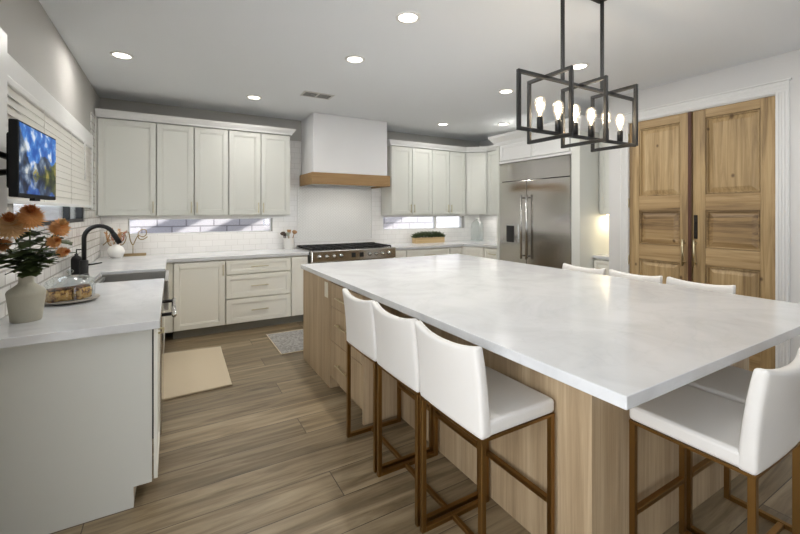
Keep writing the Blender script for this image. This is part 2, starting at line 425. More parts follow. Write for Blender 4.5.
# ------------------------------------------------------------------ room shell
WX, BY, H = -.72, 5.66, 2.75          # left wall, back wall, ceiling height
RX, DX, RY = 5.0, 4.4, -3.5           # alcove wall, door wall, rear wall
structure(MB().box(-.9, 5.2, RY-.15, 5.85, -.06, 0).build('floor', 'floor'), 'wide oak plank floor')
structure(MB().box(-.9, 5.2, RY-.15, 5.85, H, H+.12).build('ceiling', 'ceil'), 'flat off-white ceiling')
# left wall with the sink window opening and the added, unseen patio opening
wy0, wy1, wz0, wz1 = 2.80, 4.72, 1.34, 2.12
b = MB().box(WX-.15, WX, RY, -.95, 0, H).box(WX-.15, WX, .95, wy0, 0, H).box(WX-.15, WX, -.95, .95, 2.4, H).box(WX-.15, WX, wy1, BY+.15, 0, H).box(WX-.15, WX, wy0, wy1, 0, wz0).box(WX-.15, WX, wy0, wy1, wz1, H)
structure(b.build('wall_left', 'wall'), 'grey painted wall over the sink')
# back wall with two strip windows
s1 = (-.45, 1.215, 1.16, 1.345); s2 = (2.96, 4.64, 1.14, 1.355)
b = MB()
for x0, x1 in ((WX, s1[0]), (s1[1], s2[0]), (s2[1], RX+.15)): b.box(x0, x1, BY, BY+.15, 0, H)
for q in (s1, s2): b.box(q[0], q[1], BY, BY+.15, 0, q[2]).box(q[0], q[1], BY, BY+.15, q[3], H)
structure(b.build('wall_back', 'wall'), 'grey wall behind the range')
# right wall: pale door wall that steps back into the niche and the refrigerator alcove
b = MB().box(DX, RX+.15, RY, 1.27, 0, H).box(DX, RX+.15, 2.535, 2.748, 0, H).box(DX, RX+.15, 1.27, 2.535, 2.43, H).box(DX+.35, RX+.15, 1.27, 2.535, 0, 2.43)
b.box(RX, RX+.15, 2.748, BY, 0, H)
structure(b.build('wall_right', 'wall_r'), 'pale wall around the wooden double doors')
# rear wall behind the camera, its window opening added to let light in
b = MB().box(WX, 2.85, RY-.15, RY, 0, H).box(4.15, DX, RY-.15, RY, 0, H).box(2.85, 4.15, RY-.15, RY, 2.35, H).box(2.85, 4.15, RY-.15, RY, 0, .9)
structure(b.build('wall_rear', 'wall_r'))
b = MB().box(4.385, DX-.0005, RY, 1.19, 0, .13); structure(b.build('baseboard_right', 'trim', bevel=.004))

# subway tile sheets on the walls
t = .008
b = MB()
for x0, x1, z0, z1 in ((WX+t, s1[0], .914, 2.45), (s1[0], s1[1], .914, s1[2]), (s1[0], s1[1], s1[3], 2.45), (s1[1], 1.56, .914, 2.45), (1.56, 2.76, 1.79, 2.45),
                       (1.56, 2.76, .80, 1.0), (2.76, s2[0], .914, 2.45), (s2[0], s2[1], .914, s2[2]), (s2[0], s2[1], s2[3], 2.45), (s2[1], RX, .914, 2.45)):
    b.box(x0, x1, BY-t, BY, z0, z1)
structure(b.build('trim_1', 'subway'), 'white subway tile backsplash on the back wall')
b = MB().box(WX, WX+t, 1.9, 5.66, .914, 1.31).box(WX, WX+t, 2.56, 5.66, 1.31, wz0).box(WX, WX+t, 1.9, 2.39, wz0, 1.47).box(WX, WX+t, 5.07, 5.66, wz0, 2.45)
b.box(WX, WX+t, wy1, 5.07, wz0, 1.455)
structure(b.build('trim_2', 'subway_l'), 'glossy white subway tile behind the sink')
b = MB().box(RX-t, RX, 4.40, BY-t, .914, 1.42); structure(b.build('trim_3', 'subway_r'))
# herringbone mosaic inset behind the range
hx0, hx1, hz0, hz1 = 1.56, 2.76, 1.0, 1.79
hp = structure(MB().box(hx0, hx1, BY-.006, BY, hz0, hz1).build('trim_4', 'grout'), 'white herringbone mosaic inset above the range')
b = MB(); L, Wd = .060, .030
def tile(cx, cz, ang):
    ca, sa = math.cos(ang), math.sin(ang); g = .0016
    q = [(-L/2+g, -Wd/2+g), (L/2-g, -Wd/2+g), (L/2-g, Wd/2-g), (-L/2+g, Wd/2-g)]
    p = [(cx+a*ca-c*sa, cz+a*sa+c*ca) for a, c in q]
    for ax, lim, sg in ((0, hx0+.012, 1), (0, hx1-.012, -1), (1, hz0+.012, 1), (1, hz1-.012, -1)):   # trim at the border
        out = []
        for k in range(len(p)):
            A, B = p[k-1], p[k]; da, db_ = (A[ax]-lim)*sg, (B[ax]-lim)*sg
            if (da > 0) != (db_ > 0):
                q_ = da/(da-db_); out.append((A[0]+(B[0]-A[0])*q_, A[1]+(B[1]-A[1])*q_))
            if db_ > 0: out.append(B)
        p = out
        if len(p) < 3: return
    y = BY-.006; k = len(p)
    b.add([(a, y, c) for a, c in p]+[(a, y-.003, c) for a, c in p], [tuple(range(2*k-1, k-1, -1))]+[(i, (i+1) % k, k+(i+1) % k, k+i) for i in range(k)])
n_ = 2
def put(u, w_, an):
    u *= Wd; w_ *= Wd; c45 = math.cos(R(45))
    X = (hx0+hx1)/2+(u-w_)*c45; Z = (hz0+hz1)/2+(u+w_)*c45
    if hx0-.05 < X < hx1+.05 and hz0-.05 < Z < hz1+.05: tile(X, Z, R(45+an))
for i in range(-42, 43):
    for k in range(-16, 17):
        put(i+2*n_*k+n_/2, i+.5, 0)                       # bricks along the row
        put(i+.5, i-2*n_+1+2*n_*k+n_/2, 90)               # bricks across the rows
b.build('mosaic_tiles', 'herring', hp)
MB().box(hx0, hx1, BY-.016, BY-.006, hz0, hz0+.012).box(hx0, hx1, BY-.016, BY-.006, hz1-.012, hz1).box(hx0, hx0+.012, BY-.016, BY-.006, hz0, hz1).box(hx1-.012, hx1, BY-.016, BY-.006, hz0, hz1).build('mosaic_border', 'herring', hp, bevel=.004)

# windows
def window(name, axis, a0, a1, z0, z1, d, mull=(), fm='black', fw=.03):
    # frame set into the wall depth; axis 'x' spans x at y=d, 'y' spans y at x=d
    def bx(mb, p0, p1, q0, q1, e0, e1):
        return mb.box(p0, p1, d+e0, d+e1, q0, q1) if axis == 'x' else mb.box(d+e0, d+e1, p0, p1, q0, q1)
    m = MB(); bx(m, a0, a1, z0, z0+fw, -.03, .03); bx(m, a0, a1, z1-fw, z1, -.03, .03)
    bx(m, a0, a0+fw, z0+fw, z1-fw, -.03, .03); bx(m, a1-fw, a1, z0+fw, z1-fw, -.03, .03)
    for p in mull: bx(m, p-.02, p+.02, z0+fw, z1-fw, -.025, .025)
    w = structure(m.build(name, fm, bevel=.003))
    g = MB(); bx(g, a0+fw*.5, a1-fw*.5, z0+fw*.5, z1-fw*.5, -.004, .004); g.build('pane', 'pane', w)
    return w
window('window_1', 'y', wy0, wy1, wz0, wz1, WX-.035, (4.19,))
window('window_added_side', 'y', -.95, .95, .0, 2.4, WX-.12, (.0,), 'trim', .06)  # unseen patio door, added as a source for the side light
window('window_added_rear', 'x', 2.85, 4.15, .9, 2.35, RY-.08, (3.5,), 'trim', .05)  # unseen rear window, added as a source for the light from behind
window('window_2', 'x', *s1, BY+.10, (), 'trim', .008)
window('window_3', 'x', *s2, BY+.10, (4.05,), 'trim', .008)
# window casing (white, picture-framed) around the sink window
b = MB().box(WX, WX+.045, 2.40, 2.555, 1.32, 2.275).box(WX, WX+.022, 2.555, 5.06, 2.092, 2.215).box(WX, WX+.022, 4.96, 5.06, 1.46, 2.092)
structure(b.build('trim_5', 'trim', bevel=.006), 'white casing around the sink window')
# blinds lowered over the window
bl = thing('window_blind', (WX+.02, 3.9, 2.09), 'white slatted blind drawn almost fully down over the sink window', 'window blind')
by0, by1 = 2.56, 4.95
MB().box(WX+.004, WX+.040, by0, by1, 2.052, 2.090).build('valance', 'trim', bl, bevel=.008)
b = MB(); n = 12
for i in range(n):
    z = 1.520+i*(.51/(n-1)); a = R(75); dx, dz = .032*math.cos(a), .032*math.sin(a)
    x = WX+.020
    for s_ in (0,):
        vs_ = [(x-dx, by0+.01, z+dz), (x+dx, by0+.01, z-dz), (x+dx, by1-.01, z-dz), (x-dx, by1-.01, z+dz)]
        tt = .003
        b.add(vs_+[(q[0]+tt, q[1], q[2]+tt*.6) for q in vs_], [(0, 1, 2, 3), (7, 6, 5, 4), (0, 4, 5, 1), (1, 5, 6, 2), (2, 6, 7, 3), (3, 7, 4, 0)])
b.build('slats', 'blind', bl)
MB().box(WX+.002, WX+.040, by0+.01, by1-.01, 1.472, 1.494).build('bottom_rail', 'trim', bl, bevel=.003)
for y in (3.2, 3.95, 4.75): MB().tube([(WX+.040, y, 2.06), (WX+.040, y, 1.49)], .0012, 6).build('ladder_cord', 'blind', bl)
MB().tube([(WX+.048, 4.45, 2.06), (WX+.05, 4.45, 1.72)], .004, 6).build('tilt_wand', 'trim', bl)

# outside: garden block wall, ground, unseen pergola beams added to stripe the sunlight
structure(MB().box(-4.5, 9.5, 7.2, 7.4, -.1, 2.3).build('wall_outside', 'block'), 'lilac grey garden block wall outside')
structure(MB().box(-3.0, -2.8, -1, 7.2, -.1, 2.3).build('wall_outside_left', 'block'))
structure(MB().box(-4.5, 9.5, 5.86, 7.19, -.2, -.07).box(-2.79, -.91, -1, 5.86, -.2, -.07).build('ground_outside', 'ground'))
b = MB()
for i in range(9): b.box(-1.0+i*.95, -.72+i*.95, 5.95, 7.2, 2.62, 2.74)
structure(b.build('shadow_beam_outside', 'rustic'))

# wooden double doors in the right wall with white casing
def old_door(name, y0, y1, hinge_low, label):
    # y0 < y1, face toward -X at DX; panel layout measured from the photo
    x0, x1 = DX+.012, DX+.052; zt = 2.415; st = .105
    rails = [(.01, .22), (.92, 1.085), (1.445, 1.60), (2.33, zt)]
    m = MB().box(x0, x1, y0, y0+st, .01, zt).box(x0, x1, y1-st, y1, .01, zt)
    d = structure(m.build(name, 'pine', bevel=.004), label)
    r_ = MB()
    for a, c in rails: r_.box(x0, x1, y0+st, y1-st, a, c)
    r_.build('door_rails', 'pinex', d, bevel=.003)
    for (a, c) in ((.22, .92), (1.085, 1.445), (1.60, 2.33)):
        m = MB(); ya, yb = y0+st, y1-st
        m.box(x0+.026, x1-.004, ya, yb, a, c)
        # raised field with sloping margins
        g = .016; f = .062
        o_ = [(ya+g, a+g), (yb-g, a+g), (yb-g, c-g), (ya+g, c-g)]; i_ = [(ya+f, a+f), (yb-f, a+f), (yb-f, c-f), (ya+f, c-f)]
        m.add([(x0+.026, p, q) for p, q in o_]+[(x0+.008, p, q) for p, q in i_], [(4, 5, 6, 7), (0, 1, 5, 4), (1, 2, 6, 5), (2, 3, 7, 6), (3, 0, 4, 7)])
        # moulding
        e_ = .006
        for (p0, p1, q0, q1) in ((ya+e_, ya+g, a+e_, c-e_), (yb-g, yb-e_, a+e_, c-e_), (ya+g, yb-g, a+e_, a+g), (ya+g, yb-g, c-g, c-e_)): m.box(x0+.006, x0+.026, p0, p1, q0, q1)
        m.build('door_panel', 'pinex' if c-a < .5 else 'pine', d, bevel=.002)
    yh = y0 if hinge_low else y1
    for z in (.35, .90, 1.53, 2.25):
        MB().cyl((DX+.002, yh+(-.004 if hinge_low else .004), z-.05), .008, .1, seg=10).build('hinge', 'brass', d)
    ym = y1-.028 if hinge_low else y0+.062
    h = MB().tube([(DX-.035, ym, .90), (DX-.035, ym, 1.16)], .009, 8)
    for z in (.93, 1.13): h.tube([(DX-.035, ym, z), (DX+.012, ym, z)], .007, 8)
    h.build('pull_handle', 'brass', d)
    return d
dm = 1.905
d1 = old_door('door_1', dm+.004, 2.519, False, 'left leaf of the knotty old pine double door')
d2 = old_door('door_2', 1.286, dm-.004, True, 'right leaf of the knotty old pine double door')
MB().box(DX-.004, DX+.012, dm+.004, dm+.034, .01, 2.415).build('astragal', 'redgap', d1, bevel=.006)
MB().box(DX+.004, DX+.012, dm-.046, dm-.014, 1.17, 1.40).build('lock_plate', 'iron', d2, bevel=.003)
MB().cyl((DX-.002, dm-.030, 1.33), .012, .006, 'x', 12).cyl((DX-.002, dm-.030, 1.24), .007, .006, 'x', 10).build('key_hole', 'iron', d2)
b = MB()
for y0, y1 in ((1.197, 1.284), (2.521, 2.608)):
    b.box(DX-.018, DX, y0, y1, 0, 2.425)
    for q in range(4): b.box(DX-.025, DX-.018, y0+.008+q*.019, y0+.020+q*.019, 0, 2.425)
b.box(DX-.018, DX, 1.197, 2.608, 2.425, 2.515)
for q in range(3): b.box(DX-.025, DX-.018, 1.197, 2.608, 2.437+q*.024, 2.451+q*.024)
b.box(DX-.032, DX, 1.185, 2.62, 2.515, 2.53)
b.box(DX, DX+.06, 1.270, 1.285, 0, 2.43).box(DX, DX+.06, 2.520, 2.535, 0, 2.43).box(DX, DX+.06, 1.285, 2.52, 2.416, 2.43)
structure(b.build('trim_6', 'trim', bevel=.003), 'white fluted casing around the wooden double doors')

# ------------------------------------------------------------------ cabinetry helpers
def frame_of(p0, p1):
    u = Vector((p1[0]-p0[0], p1[1]-p0[1])); ln = u.length; u /= ln
    return (p0, (u.x, u.y), (u.y, -u.x)), ln      # normal to the right of travel
def shaker(name, F, u0, u1, z0, z1, parent, m='cab', st=.055, dep=.02, n0=-.0155):
    mb = MB(); u0 += .0045; u1 -= .0045; z0 += .004; z1 -= .004
    st_ = min(st, (z1-z0)*.28, (u1-u0)*.3)
    mb.fbox(F, u0, u0+st_, z0, z1, n0, dep); mb.fbox(F, u1-st_, u1, z0, z1, n0, dep)
    mb.fbox(F, u0+st_, u1-st_, z0, z0+st_, n0, dep); mb.fbox(F, u0+st_, u1-st_, z1-st_, z1, n0, dep)
    mb.fbox(F, u0+st_, u1-st_, z0+st_, z1-st_, n0, dep-.009)
    e = .012                                       # inner bead
    for a in ((u0+st_, u0+st_+e, z0+st_, z1-st_), (u1-st_-e, u1-st_, z0+st_, z1-st_), (u0+st_, u1-st_, z0+st_, z0+st_+e), (u0+st_, u1-st_, z1-st_-e, z1-st_)):
        mb.fbox(F, *a, n0, dep-.004)
    return mb.build(name, m, parent, bevel=.0018, seg=1)
def pull(F, uc, zc, parent, L=.13, vert=True, d=.02, m='brass', w=.009):
    mb = MB(); h = L/2
    if vert:
        mb.fbox(F, uc-w/2, uc+w/2, zc-h, zc+h, d+.022, d+.032)
        for q in (-.75, .75): mb.fbox(F, uc-w/2, uc+w/2, zc+q*h-w/2, zc+q*h+w/2, d, d+.022)
    else:
        mb.fbox(F, uc-h, uc+h, zc-w/2, zc+w/2, d+.022, d+.032)
        for q in (-.75, .75): mb.fbox(F, uc+q*h-w/2, uc+q*h+w/2, zc-w/2, zc+w/2, d, d+.022)
    return mb.build('handle', m, parent, bevel=.0015, seg=1)
def quad_body(F, ln, dep, z0, z1, mb=None):
    mb = mb or MB(); return mb.fbox(F, 0.001, ln-.001, z0, z1, -dep, -.016)

# upper cabinets
UG = 'cream wall cabinets'
uz0, uz1 = 1.385, 2.455; UY = 5.33
def upper(p0, p1, dep, doors, label, body=None):
    """doors: list of (u0,u1,handle u)"""
    F, ln = frame_of(p0, p1)
    c = thing('upper_cabinet', (*[(a+b_)/2 for a, b_ in zip(p0, p1)], uz0), label, 'cabinet', UG)
    (body or quad_body(F, ln, dep, uz0, uz1)).build('body', 'cab', c)
    for u0, u1, hu in doors:
        d = shaker('door', F, u0+.001, u1-.001, uz0+.004, uz1-.006, c)
        if hu: pull(F, hu, uz0+.10, d)
    return c
dp = BY-t-UY-.003
upper((-.700, UY), (-.153, UY), dp, [(0, .547, .515)], 'cream single-door wall cabinet in the corner by the blinds')
upper((-.153, UY), (.612, UY), dp, [(0, .383, .352), (.383, .765, .414)], 'cream two-door wall cabinet second from the window, above the block wall view')
upper((.612, UY), (1.376, UY), dp, [(0, .383, .352), (.383, .764, .414)], 'cream two-door wall cabinet nearest the hood on its left side')
upper((2.917, UY), (3.683, UY), dp, [(0, .383, .352), (.383, .766, .414)], 'cream two-door wall cabinet just right of the range hood')
upper((3.683, UY), (4.384, UY), dp, [(0, .351, .32), (.351, .701, .382)], 'cream two-door wall cabinet over the wooden herb planter')
pc0, pc1 = (4.384, UY), (4.66, 5.054)
Fd, ld = frame_of(pc0, pc1)
upper(pc0, pc1, .3, [(.03, ld-.03, None)], 'cream diagonal corner wall cabinet above the glass jug',
      MB().prism([(4.386, UY+.024), (4.684, 5.056), (RX-t-.001, 5.056), (RX-t-.001, BY-t-.002), (4.386, BY-t-.002)], uz0, uz1))
upper((4.66, 5.053), (4.66, 4.375), RX-.002-4.66, [(0, .34, .31), (.34, .678, .37)], 'cream wall cabinet between the corner cabinet and the refrigerator')
for i, (x, y, sx, sy, e_) in enumerate(((.34, 5.46, 1.9, .06, 2.6), (3.65, 5.46, 1.3, .06, 1.8), (4.80, 4.95, .06, .9, 1.6))):
    add_light('under_cabinet_light', 'AREA', (x, y, 1.375), (0, 0, 0), e_, (1, .95, .88), shape='RECTANGLE', size=sx, size_y=sy)
# crown moulding over each run
cp = [(-.02, 2.457), (.018, 2.457), (.022, 2.475), (.055, 2.515), (.062, 2.535), (-.02, 2.535)]
structure(MB().sweep([(-.71, UY-.02), (1.376, UY-.02), (1.376, BY-.012)], cp).build('trim_7', 'trim'), 'white crown along the left wall cabinets')
structure(MB().sweep([(2.917, BY-.012), (2.917, UY-.02), (4.384-.008, UY-.02), (4.66-.014, 5.056-.014+.005), (4.64, 4.455)], cp).build('trim_8', 'trim'), 'white crown along the right wall cabinets')
structure(MB().box(-.718, -.702, UY-.018, BY-t-.002, uz0, uz1).build('trim_9', 'cab'))

# ------------------------------------------------------------------ base cabinets
BG = 'cream base cabinets'
bz0, bz1 = .10, .872; BF = 5.035
def base(p0, p1, dep, label, doors=(), drawers=(), m='cabb', group=BG, toe=True, name='base_cabinet'):
    F, ln = frame_of(p0, p1)
    c = thing(name, (*[(a+b_)/2 for a, b_ in zip(p0, p1)], 0), label, 'cabinet', group)
    MB().fbox(F, .001, ln-.001, bz0, bz1, -dep, -.016).build('body', m, c)
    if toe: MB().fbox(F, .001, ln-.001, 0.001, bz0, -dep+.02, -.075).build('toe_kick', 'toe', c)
    for u0, u1, hu in doors:
        d = shaker('door', F, u0+.003, u1-.003, bz0+.006, bz1-.012, c, m)
        if hu: pull(F, hu, bz1-.12, d)
    for u0, u1, z0, z1, L in drawers:
        d = shaker('drawer', F, u0+.003, u1-.003, z0, z1, c, m, st=.05)
        if L: pull(F, (u0+u1)/2, (z0+z1)/2, d, L, False)
    return c
bd = BY-t-.004-BF
base((.011, BF), (.545, BF), bd, 'cream base cabinet with one wide door, left on the back wall', [(0, .534, .505)])
base((.545, BF), (1.308, BF), bd, 'cream base cabinet with three drawers on the back wall', (), [(0, .763, .69, .86, .2), (0, .763, .405, .683, .2), (0, .763, .107, .398, .2)])
base((1.308, BF), (1.53, BF), bd, 'narrow cream base cabinet tight beside the left end of the range', [(0, .222, None)])
base((2.80, BF), (3.02, BF), bd, 'narrow cream base cabinet tight beside the right end of the range', [(0, .22, None)])
base((3.02, BF), (3.82, BF), bd, 'cream drawer cabinet below the wooden herb planter', (), [(0, .8, .69, .86, .2), (0, .8, .405, .683, .2), (0, .8, .107, .398, .2)])
cA, cB = (3.83, BF), (4.33, 4.62)
base((3.82, BF), (4.06, BF), bd, 'slim cream base cabinet with a drawer, left of the corner', [(0, .24, None)])
Fc, lc = frame_of((4.06, BF), (4.33, 4.765))
cc = thing('base_cabinet', (4.2, 4.9, 0), 'cream diagonal corner base cabinet below the glass jug', 'cabinet', BG)
MB().prism([(4.062, BF+.024), (4.354, 4.767), (RX-.012, 4.767), (RX-.012, BY-.014), (4.062, BY-.014)], bz0, bz1).build('body', 'cabb', cc)
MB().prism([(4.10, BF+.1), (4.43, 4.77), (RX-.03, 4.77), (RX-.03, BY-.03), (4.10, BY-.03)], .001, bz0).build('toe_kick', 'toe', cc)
shaker('door', Fc, .03, lc-.03, bz0+.006, bz1-.012, cc, 'cabb')
base((4.33, 4.765), (4.33, 4.372), RX-.012-4.33, 'cream base cabinet between the corner and the refrigerator', (), [(0, .393, .69, .86, .16), (0, .393, .405, .683, .16), (0, .393, .107, .398, .16)])
# left run (fronts face +X)
LF = -.085
Fl = lambda y0, y1: frame_of((LF, y0), (LF, y1))      # travel +Y: right of travel is +X
c = thing('base_cabinet', (-.4, 2.5, 0), 'cream end cabinet with a tall plain side panel, below the flower vase', 'cabinet', BG)
F, ln = Fl(2.315, 2.72)
MB().fbox(F, .001, ln-.002, bz0, bz1, -.62, -.016).build('body', 'cabb', c)
MB().fbox(F, .001, ln-.002, .001, bz0, -.62, -.075).build('toe_kick', 'cabb', c)
MB().add([(LF-.64, 2.295, .001), (LF-.075, 2.295, .001), (LF-.075, 2.295, bz0), (LF, 2.295, bz0), (LF, 2.295, bz1), (LF-.64, 2.295, bz1)] +
         [(LF-.64, 2.315, .001), (LF-.075, 2.315, .001), (LF-.075, 2.315, bz0), (LF, 2.315, bz0), (LF, 2.315, bz1), (LF-.64, 2.315, bz1)],
         [(0, 1, 2, 3, 4, 5), (11, 10, 9, 8, 7, 6)]+[(i, (i+1) % 6, 6+(i+1) % 6, 6+i) for i in range(6)]).build('side_panel', 'cab', c)
d = shaker('door', F, -.019, ln-.004, bz0+.004, bz1-.012, c, 'cabb', n0=.007, dep=.024)
pull(F, .05, bz1-.05, d, .03)
c = base((LF, 3.33), (LF, 4.25), .62, 'cream sink base cabinet below the farmhouse sink', [(0, .46, None), (.46, .92, None)])
for ch in c.children:                                   # shorter below the apron sink
    if ch.name.startswith(('body', 'door')):
        for v in ch.data.vertices:
            if v.co.z > .55: v.co.z -= .225
base((LF, 4.25), (LF, 5.035), .62, 'cream corner base cabinet between the sink and the wide-door cabinet', [(.0, .70, None)])
structure(MB().box(LF+.001, .009, BF, BF+.02, .1, bz1).build('trim_10', 'cabb'))
# dishwasher
dw = thing('dishwasher', (-.37, 3.025, 0), 'stainless dishwasher with bar handle, beside the end cabinet', 'dishwasher')
MB().box(-.70, -.088, 2.727, 3.323, .1, .868).build('tub', 'dark', dw)
MB().box(-.70, -.17, 2.727, 3.323, .001, .1).build('toe_kick', 'dark', dw)
MB().box(-.087, -.052, 2.727, 3.323, .11, .866).build('door', 'steel', dw, bevel=.004)
b = MB().tube([(.012, 2.78, .80), (.012, 3.27, .80)], .014, 12)
b.build('handle', 'steelx', dw)
for y in (2.82, 3.23): MB().tube([(-.052, y, .80), (.012, y, .80)], .011, 10).build('handle_post', 'black', dw)

# ------------------------------------------------------------------ countertops
def slab(mb, pts, z0=.874, z1=.914): return mb.prism(pts, z0, z1)
sy0, sy1, sx0, sx1 = 3.58, 4.20, -.53, -.05
ct = MB()
ct.prism([(WX+.010, 2.2), (-.05, 2.2), (-.05, sy0), (sx0, sy0), (sx0, sy1), (-.05, sy1), (-.05, 5.005), (1.535, 5.005), (1.535, BY-.010), (WX+.010, BY-.010)], .874, .914)
tag(ct.build('countertop', 'stone', bevel=.003), 'white quartz L-shaped countertop running along the sink wall and back wall', 'countertop')
ct = MB().prism([(2.792, 5.005), (4.07, 5.005), (4.30, 4.775), (4.30, 4.365), (RX-.010, 4.365), (RX-.010, BY-.010), (2.792, BY-.010)], .874, .914)
tag(ct.build('countertop', 'stone', bevel=.003), 'white quartz corner countertop right of the range, under the planter', 'countertop')
# farmhouse sink with stainless apron
sk = thing('farmhouse_sink', (-.3, 3.89, .66), 'stainless apron-front sink set in the left countertop', 'sink')
b = MB(); w_ = .012; X0, X1, Y0, Y1 = sx0+.002, -.035, sy0+.002, sy1-.002
b.box(X0, X1, Y0, Y1, .66, .672).box(X0, X0+w_, Y0, Y1, .672, .895).box(X0+w_, X1, Y0, Y0+w_, .672, .895).box(X0+w_, X1, Y1-w_, Y1, .672, .895)
b.build('basin', 'sinksteel', sk, bevel=.004)
MB().box(X1-.014, X1+.012, Y0, Y1, .66, .897).build('apron', 'sinksteel', sk, bevel=.006)
MB().cyl((-.29, 3.89, .672), .045, .004).build('drain', 'black', sk)
MB().box(X0+.014, X0+.034, Y0+.014, Y1-.014, .85, .875).build('ledge', 'sinksteel', sk)
# faucet
fx, fy = -.603, 3.96
fa = thing('faucet', (fx, fy, .914), 'tall matte black gooseneck faucet behind the sink', 'faucet')
MB().lathe([(.034, 0), (.034, .014), (.029, .018), (.029, .13), (.024, .135)], (fx, fy, .914), 20).build('base', 'black', fa)
pts = [(fx, fy, 1.04), (fx, fy, 1.22)]
rad = .098
for i in range(1, 13):
    a = R(180-i*13.2); pts.append((fx+rad+rad*math.cos(a), fy-.01*i/12, 1.22+rad*math.sin(a)))
MB().tube(pts, .0165, 12).build('gooseneck', 'black', fa)
p = Vector(pts[-1]); q = (p-Vector(pts[-2])).normalized()
MB().tube([p, p+q*.02, p+q*.095], [.0185, .020, .0185], 14).build('spray_head', 'black', fa)
MB().tube([(fx+.02, fy, 1.01), (fx+.055, fy, 1.012), (fx+.115, fy, 1.022)], [.009, .006, .005], 8).build('lever', 'black', fa)
db = MB().lathe([(.02, 0), (.02, .01), (.013, .012), (.013, .03), (.02, .032), (.02, .04)], (fx+.03, fy-.13, .914), 14)
tag(db.build('air_switch_button', 'black'), 'small black air switch button on the counter beside the faucet', 'button')
# soap dispenser
so = thing('soap_dispenser', (-.668, 4.07, .914), 'black pump soap bottle on a wooden coaster behind the faucet', 'soap bottle')
MB().cyl((-.668, 4.07, .914), .04, .012).build('coaster', 'planter', so)
MB().lathe([(.034, 0), (.036, .01), (.036, .12), (.03, .14), (.013, .15), (.013, .165)], (-.668, 4.07, .927), 18).build('bottle', 'black', so)
MB().tube([(-.668, 4.07, 1.09), (-.668, 4.07, 1.125), (-.62, 4.06, 1.125)], .006, 8).build('pump', 'black', so)

# ------------------------------------------------------------------ range hood and range
hd = thing('range_hood', (2.17, 5.35, 1.80), 'white plaster range hood with an oak band, over the range', 'range hood')
MB().box(1.62, 2.725, 5.08, BY-t-.002, 1.955, H-.002).build('chimney', 'plaster', hd, bevel=.004)
b = MB().box(1.59, 2.76, 5.05, 5.078, 1.80, 1.957).box(1.59, 1.618, 5.078, BY-t-.018, 1.80, 1.957).box(2.732, 2.76, 5.078, BY-t-.018, 1.80, 1.957)
b.build('wood_band', 'hoodwood', hd, bevel=.004)
MB().box(1.66, 2.69, 5.10, BY-.06, 1.82, 1.953).build('filter_insert', 'sinksteel', hd)
add_light('hood_light', 'AREA', (2.17, 5.30, 1.80), (0, 0, 0), 1.6, (1, .96, .90), shape='RECTANGLE', size=.9, size_y=.3)
rg = thing('range', (2.16, 5.3, 0), 'wide stainless gas range with black grates below the hood', 'range')
x0, x1 = 1.547, 2.783
MB().box(x0, x1, 4.985, BY-.02, .09, .915).build('body', 'steel', rg)
MB().box(x0+.03, x1-.03, 5.02, BY-.04, .001, .09).build('kick_plate', 'dark', rg)
MB().box(x0, x1, 4.92, 4.985, .775, .925).build('control_panel', 'steel', rg, bevel=.012)
MB().box(x0+.01, x1-.01, 4.985, BY-.03, .915, .925).build('burner_tray', 'steelx', rg)
MB().box(x0, x1, BY-.06, BY-.02, .92, .955).build('back_guard', 'steelx', rg)
for i in range(4):
    a = x0+.02+i*.30; c_ = a+.292
    b = MB()
    for k in range(3): b.box(a+.012+k*.128, a+.024+k*.128, 5.0, 5.57, .934, .952)
    for k in range(5): b.box(a+.012, c_-.012, 5.0+k*.1395, 5.012+k*.1395, .934, .952)
    for (px_, py_) in ((a+.012, 5.0), (c_-.024, 5.0), (a+.012, 5.558), (c_-.024, 5.558)): b.box(px_, px_+.012, py_, py_+.012, .925, .936)
    b.build('grate', 'castiron', rg)
    if i != 2:
        for y in (5.14, 5.42): MB().cyl((a+.146, y, .925), .045, .008).build('burner_cap', 'castiron', rg)
for i, xk in enumerate((.10, .20, .30, .40, .82, .92, 1.02, 1.12)):
    MB().lathe([(.025, 0), (.025, -.012), (.020, -.014), (.018, -.035)], (x0+xk, 4.92, .85), 14, 'y').build('knob', 'steelx', rg)
for xk in (.55, .67): MB().box(x0+xk, x0+xk+.055, 4.914, 4.92, .82, .88).build('display', 'dark', rg)
for a, c_ in ((x0+.005, x0+.80), (x0+.805, x1-.005)):
    d = MB().box(a, c_, 4.955, 4.985, .14, .765).build('oven_door', 'steel', rg, bevel=.004)
    MB().tube([(a+.05, 4.90, .71), (c_-.05, 4.90, .71)], .012, 10).tube([(a+.08, 4.90, .71), (a+.08, 4.955, .71)], .009, 8).tube([(c_-.08, 4.90, .71), (c_-.08, 4.955, .71)], .009, 8).build('oven_handle', 'steelx', d)

# ------------------------------------------------------------------ refrigerator, its surround, coffee niche
FX = 4.21; fy0, fy1, fm = 3.088, 4.308, 3.80
fr = thing('refrigerator', (4.55, 3.7, 0), 'wide built-in stainless side-by-side refrigerator with ice dispenser', 'refrigerator')
MB().box(FX+.035, RX-.03, fy0+.002, fy1-.002, .10, 2.13).build('body', 'dark', fr)
MB().box(FX+.06, RX-.03, fy0+.01, fy1-.01, .001, .10).build('kick_plate', 'dark', fr)
MB().box(FX-.01, FX+.035, fy0+.03, fy1-.004, 1.872, 2.13).build('grille_panel', 'steel', fr, bevel=.003)
MB().box(FX-.004, FX+.035, fy0+.002, fy0+.028, .12, 2.13).build('side_trim', 'steelx', fr)
dl = MB().box(FX-.01, FX+.035, fm+.003, fy1-.004, .12, 1.862).build('freezer_door', 'steel', fr, bevel=.003)
dr = MB().box(FX-.01, FX+.035, fy0+.03, fm-.003, .12, 1.862).build('fridge_door', 'steel', fr, bevel=.003)
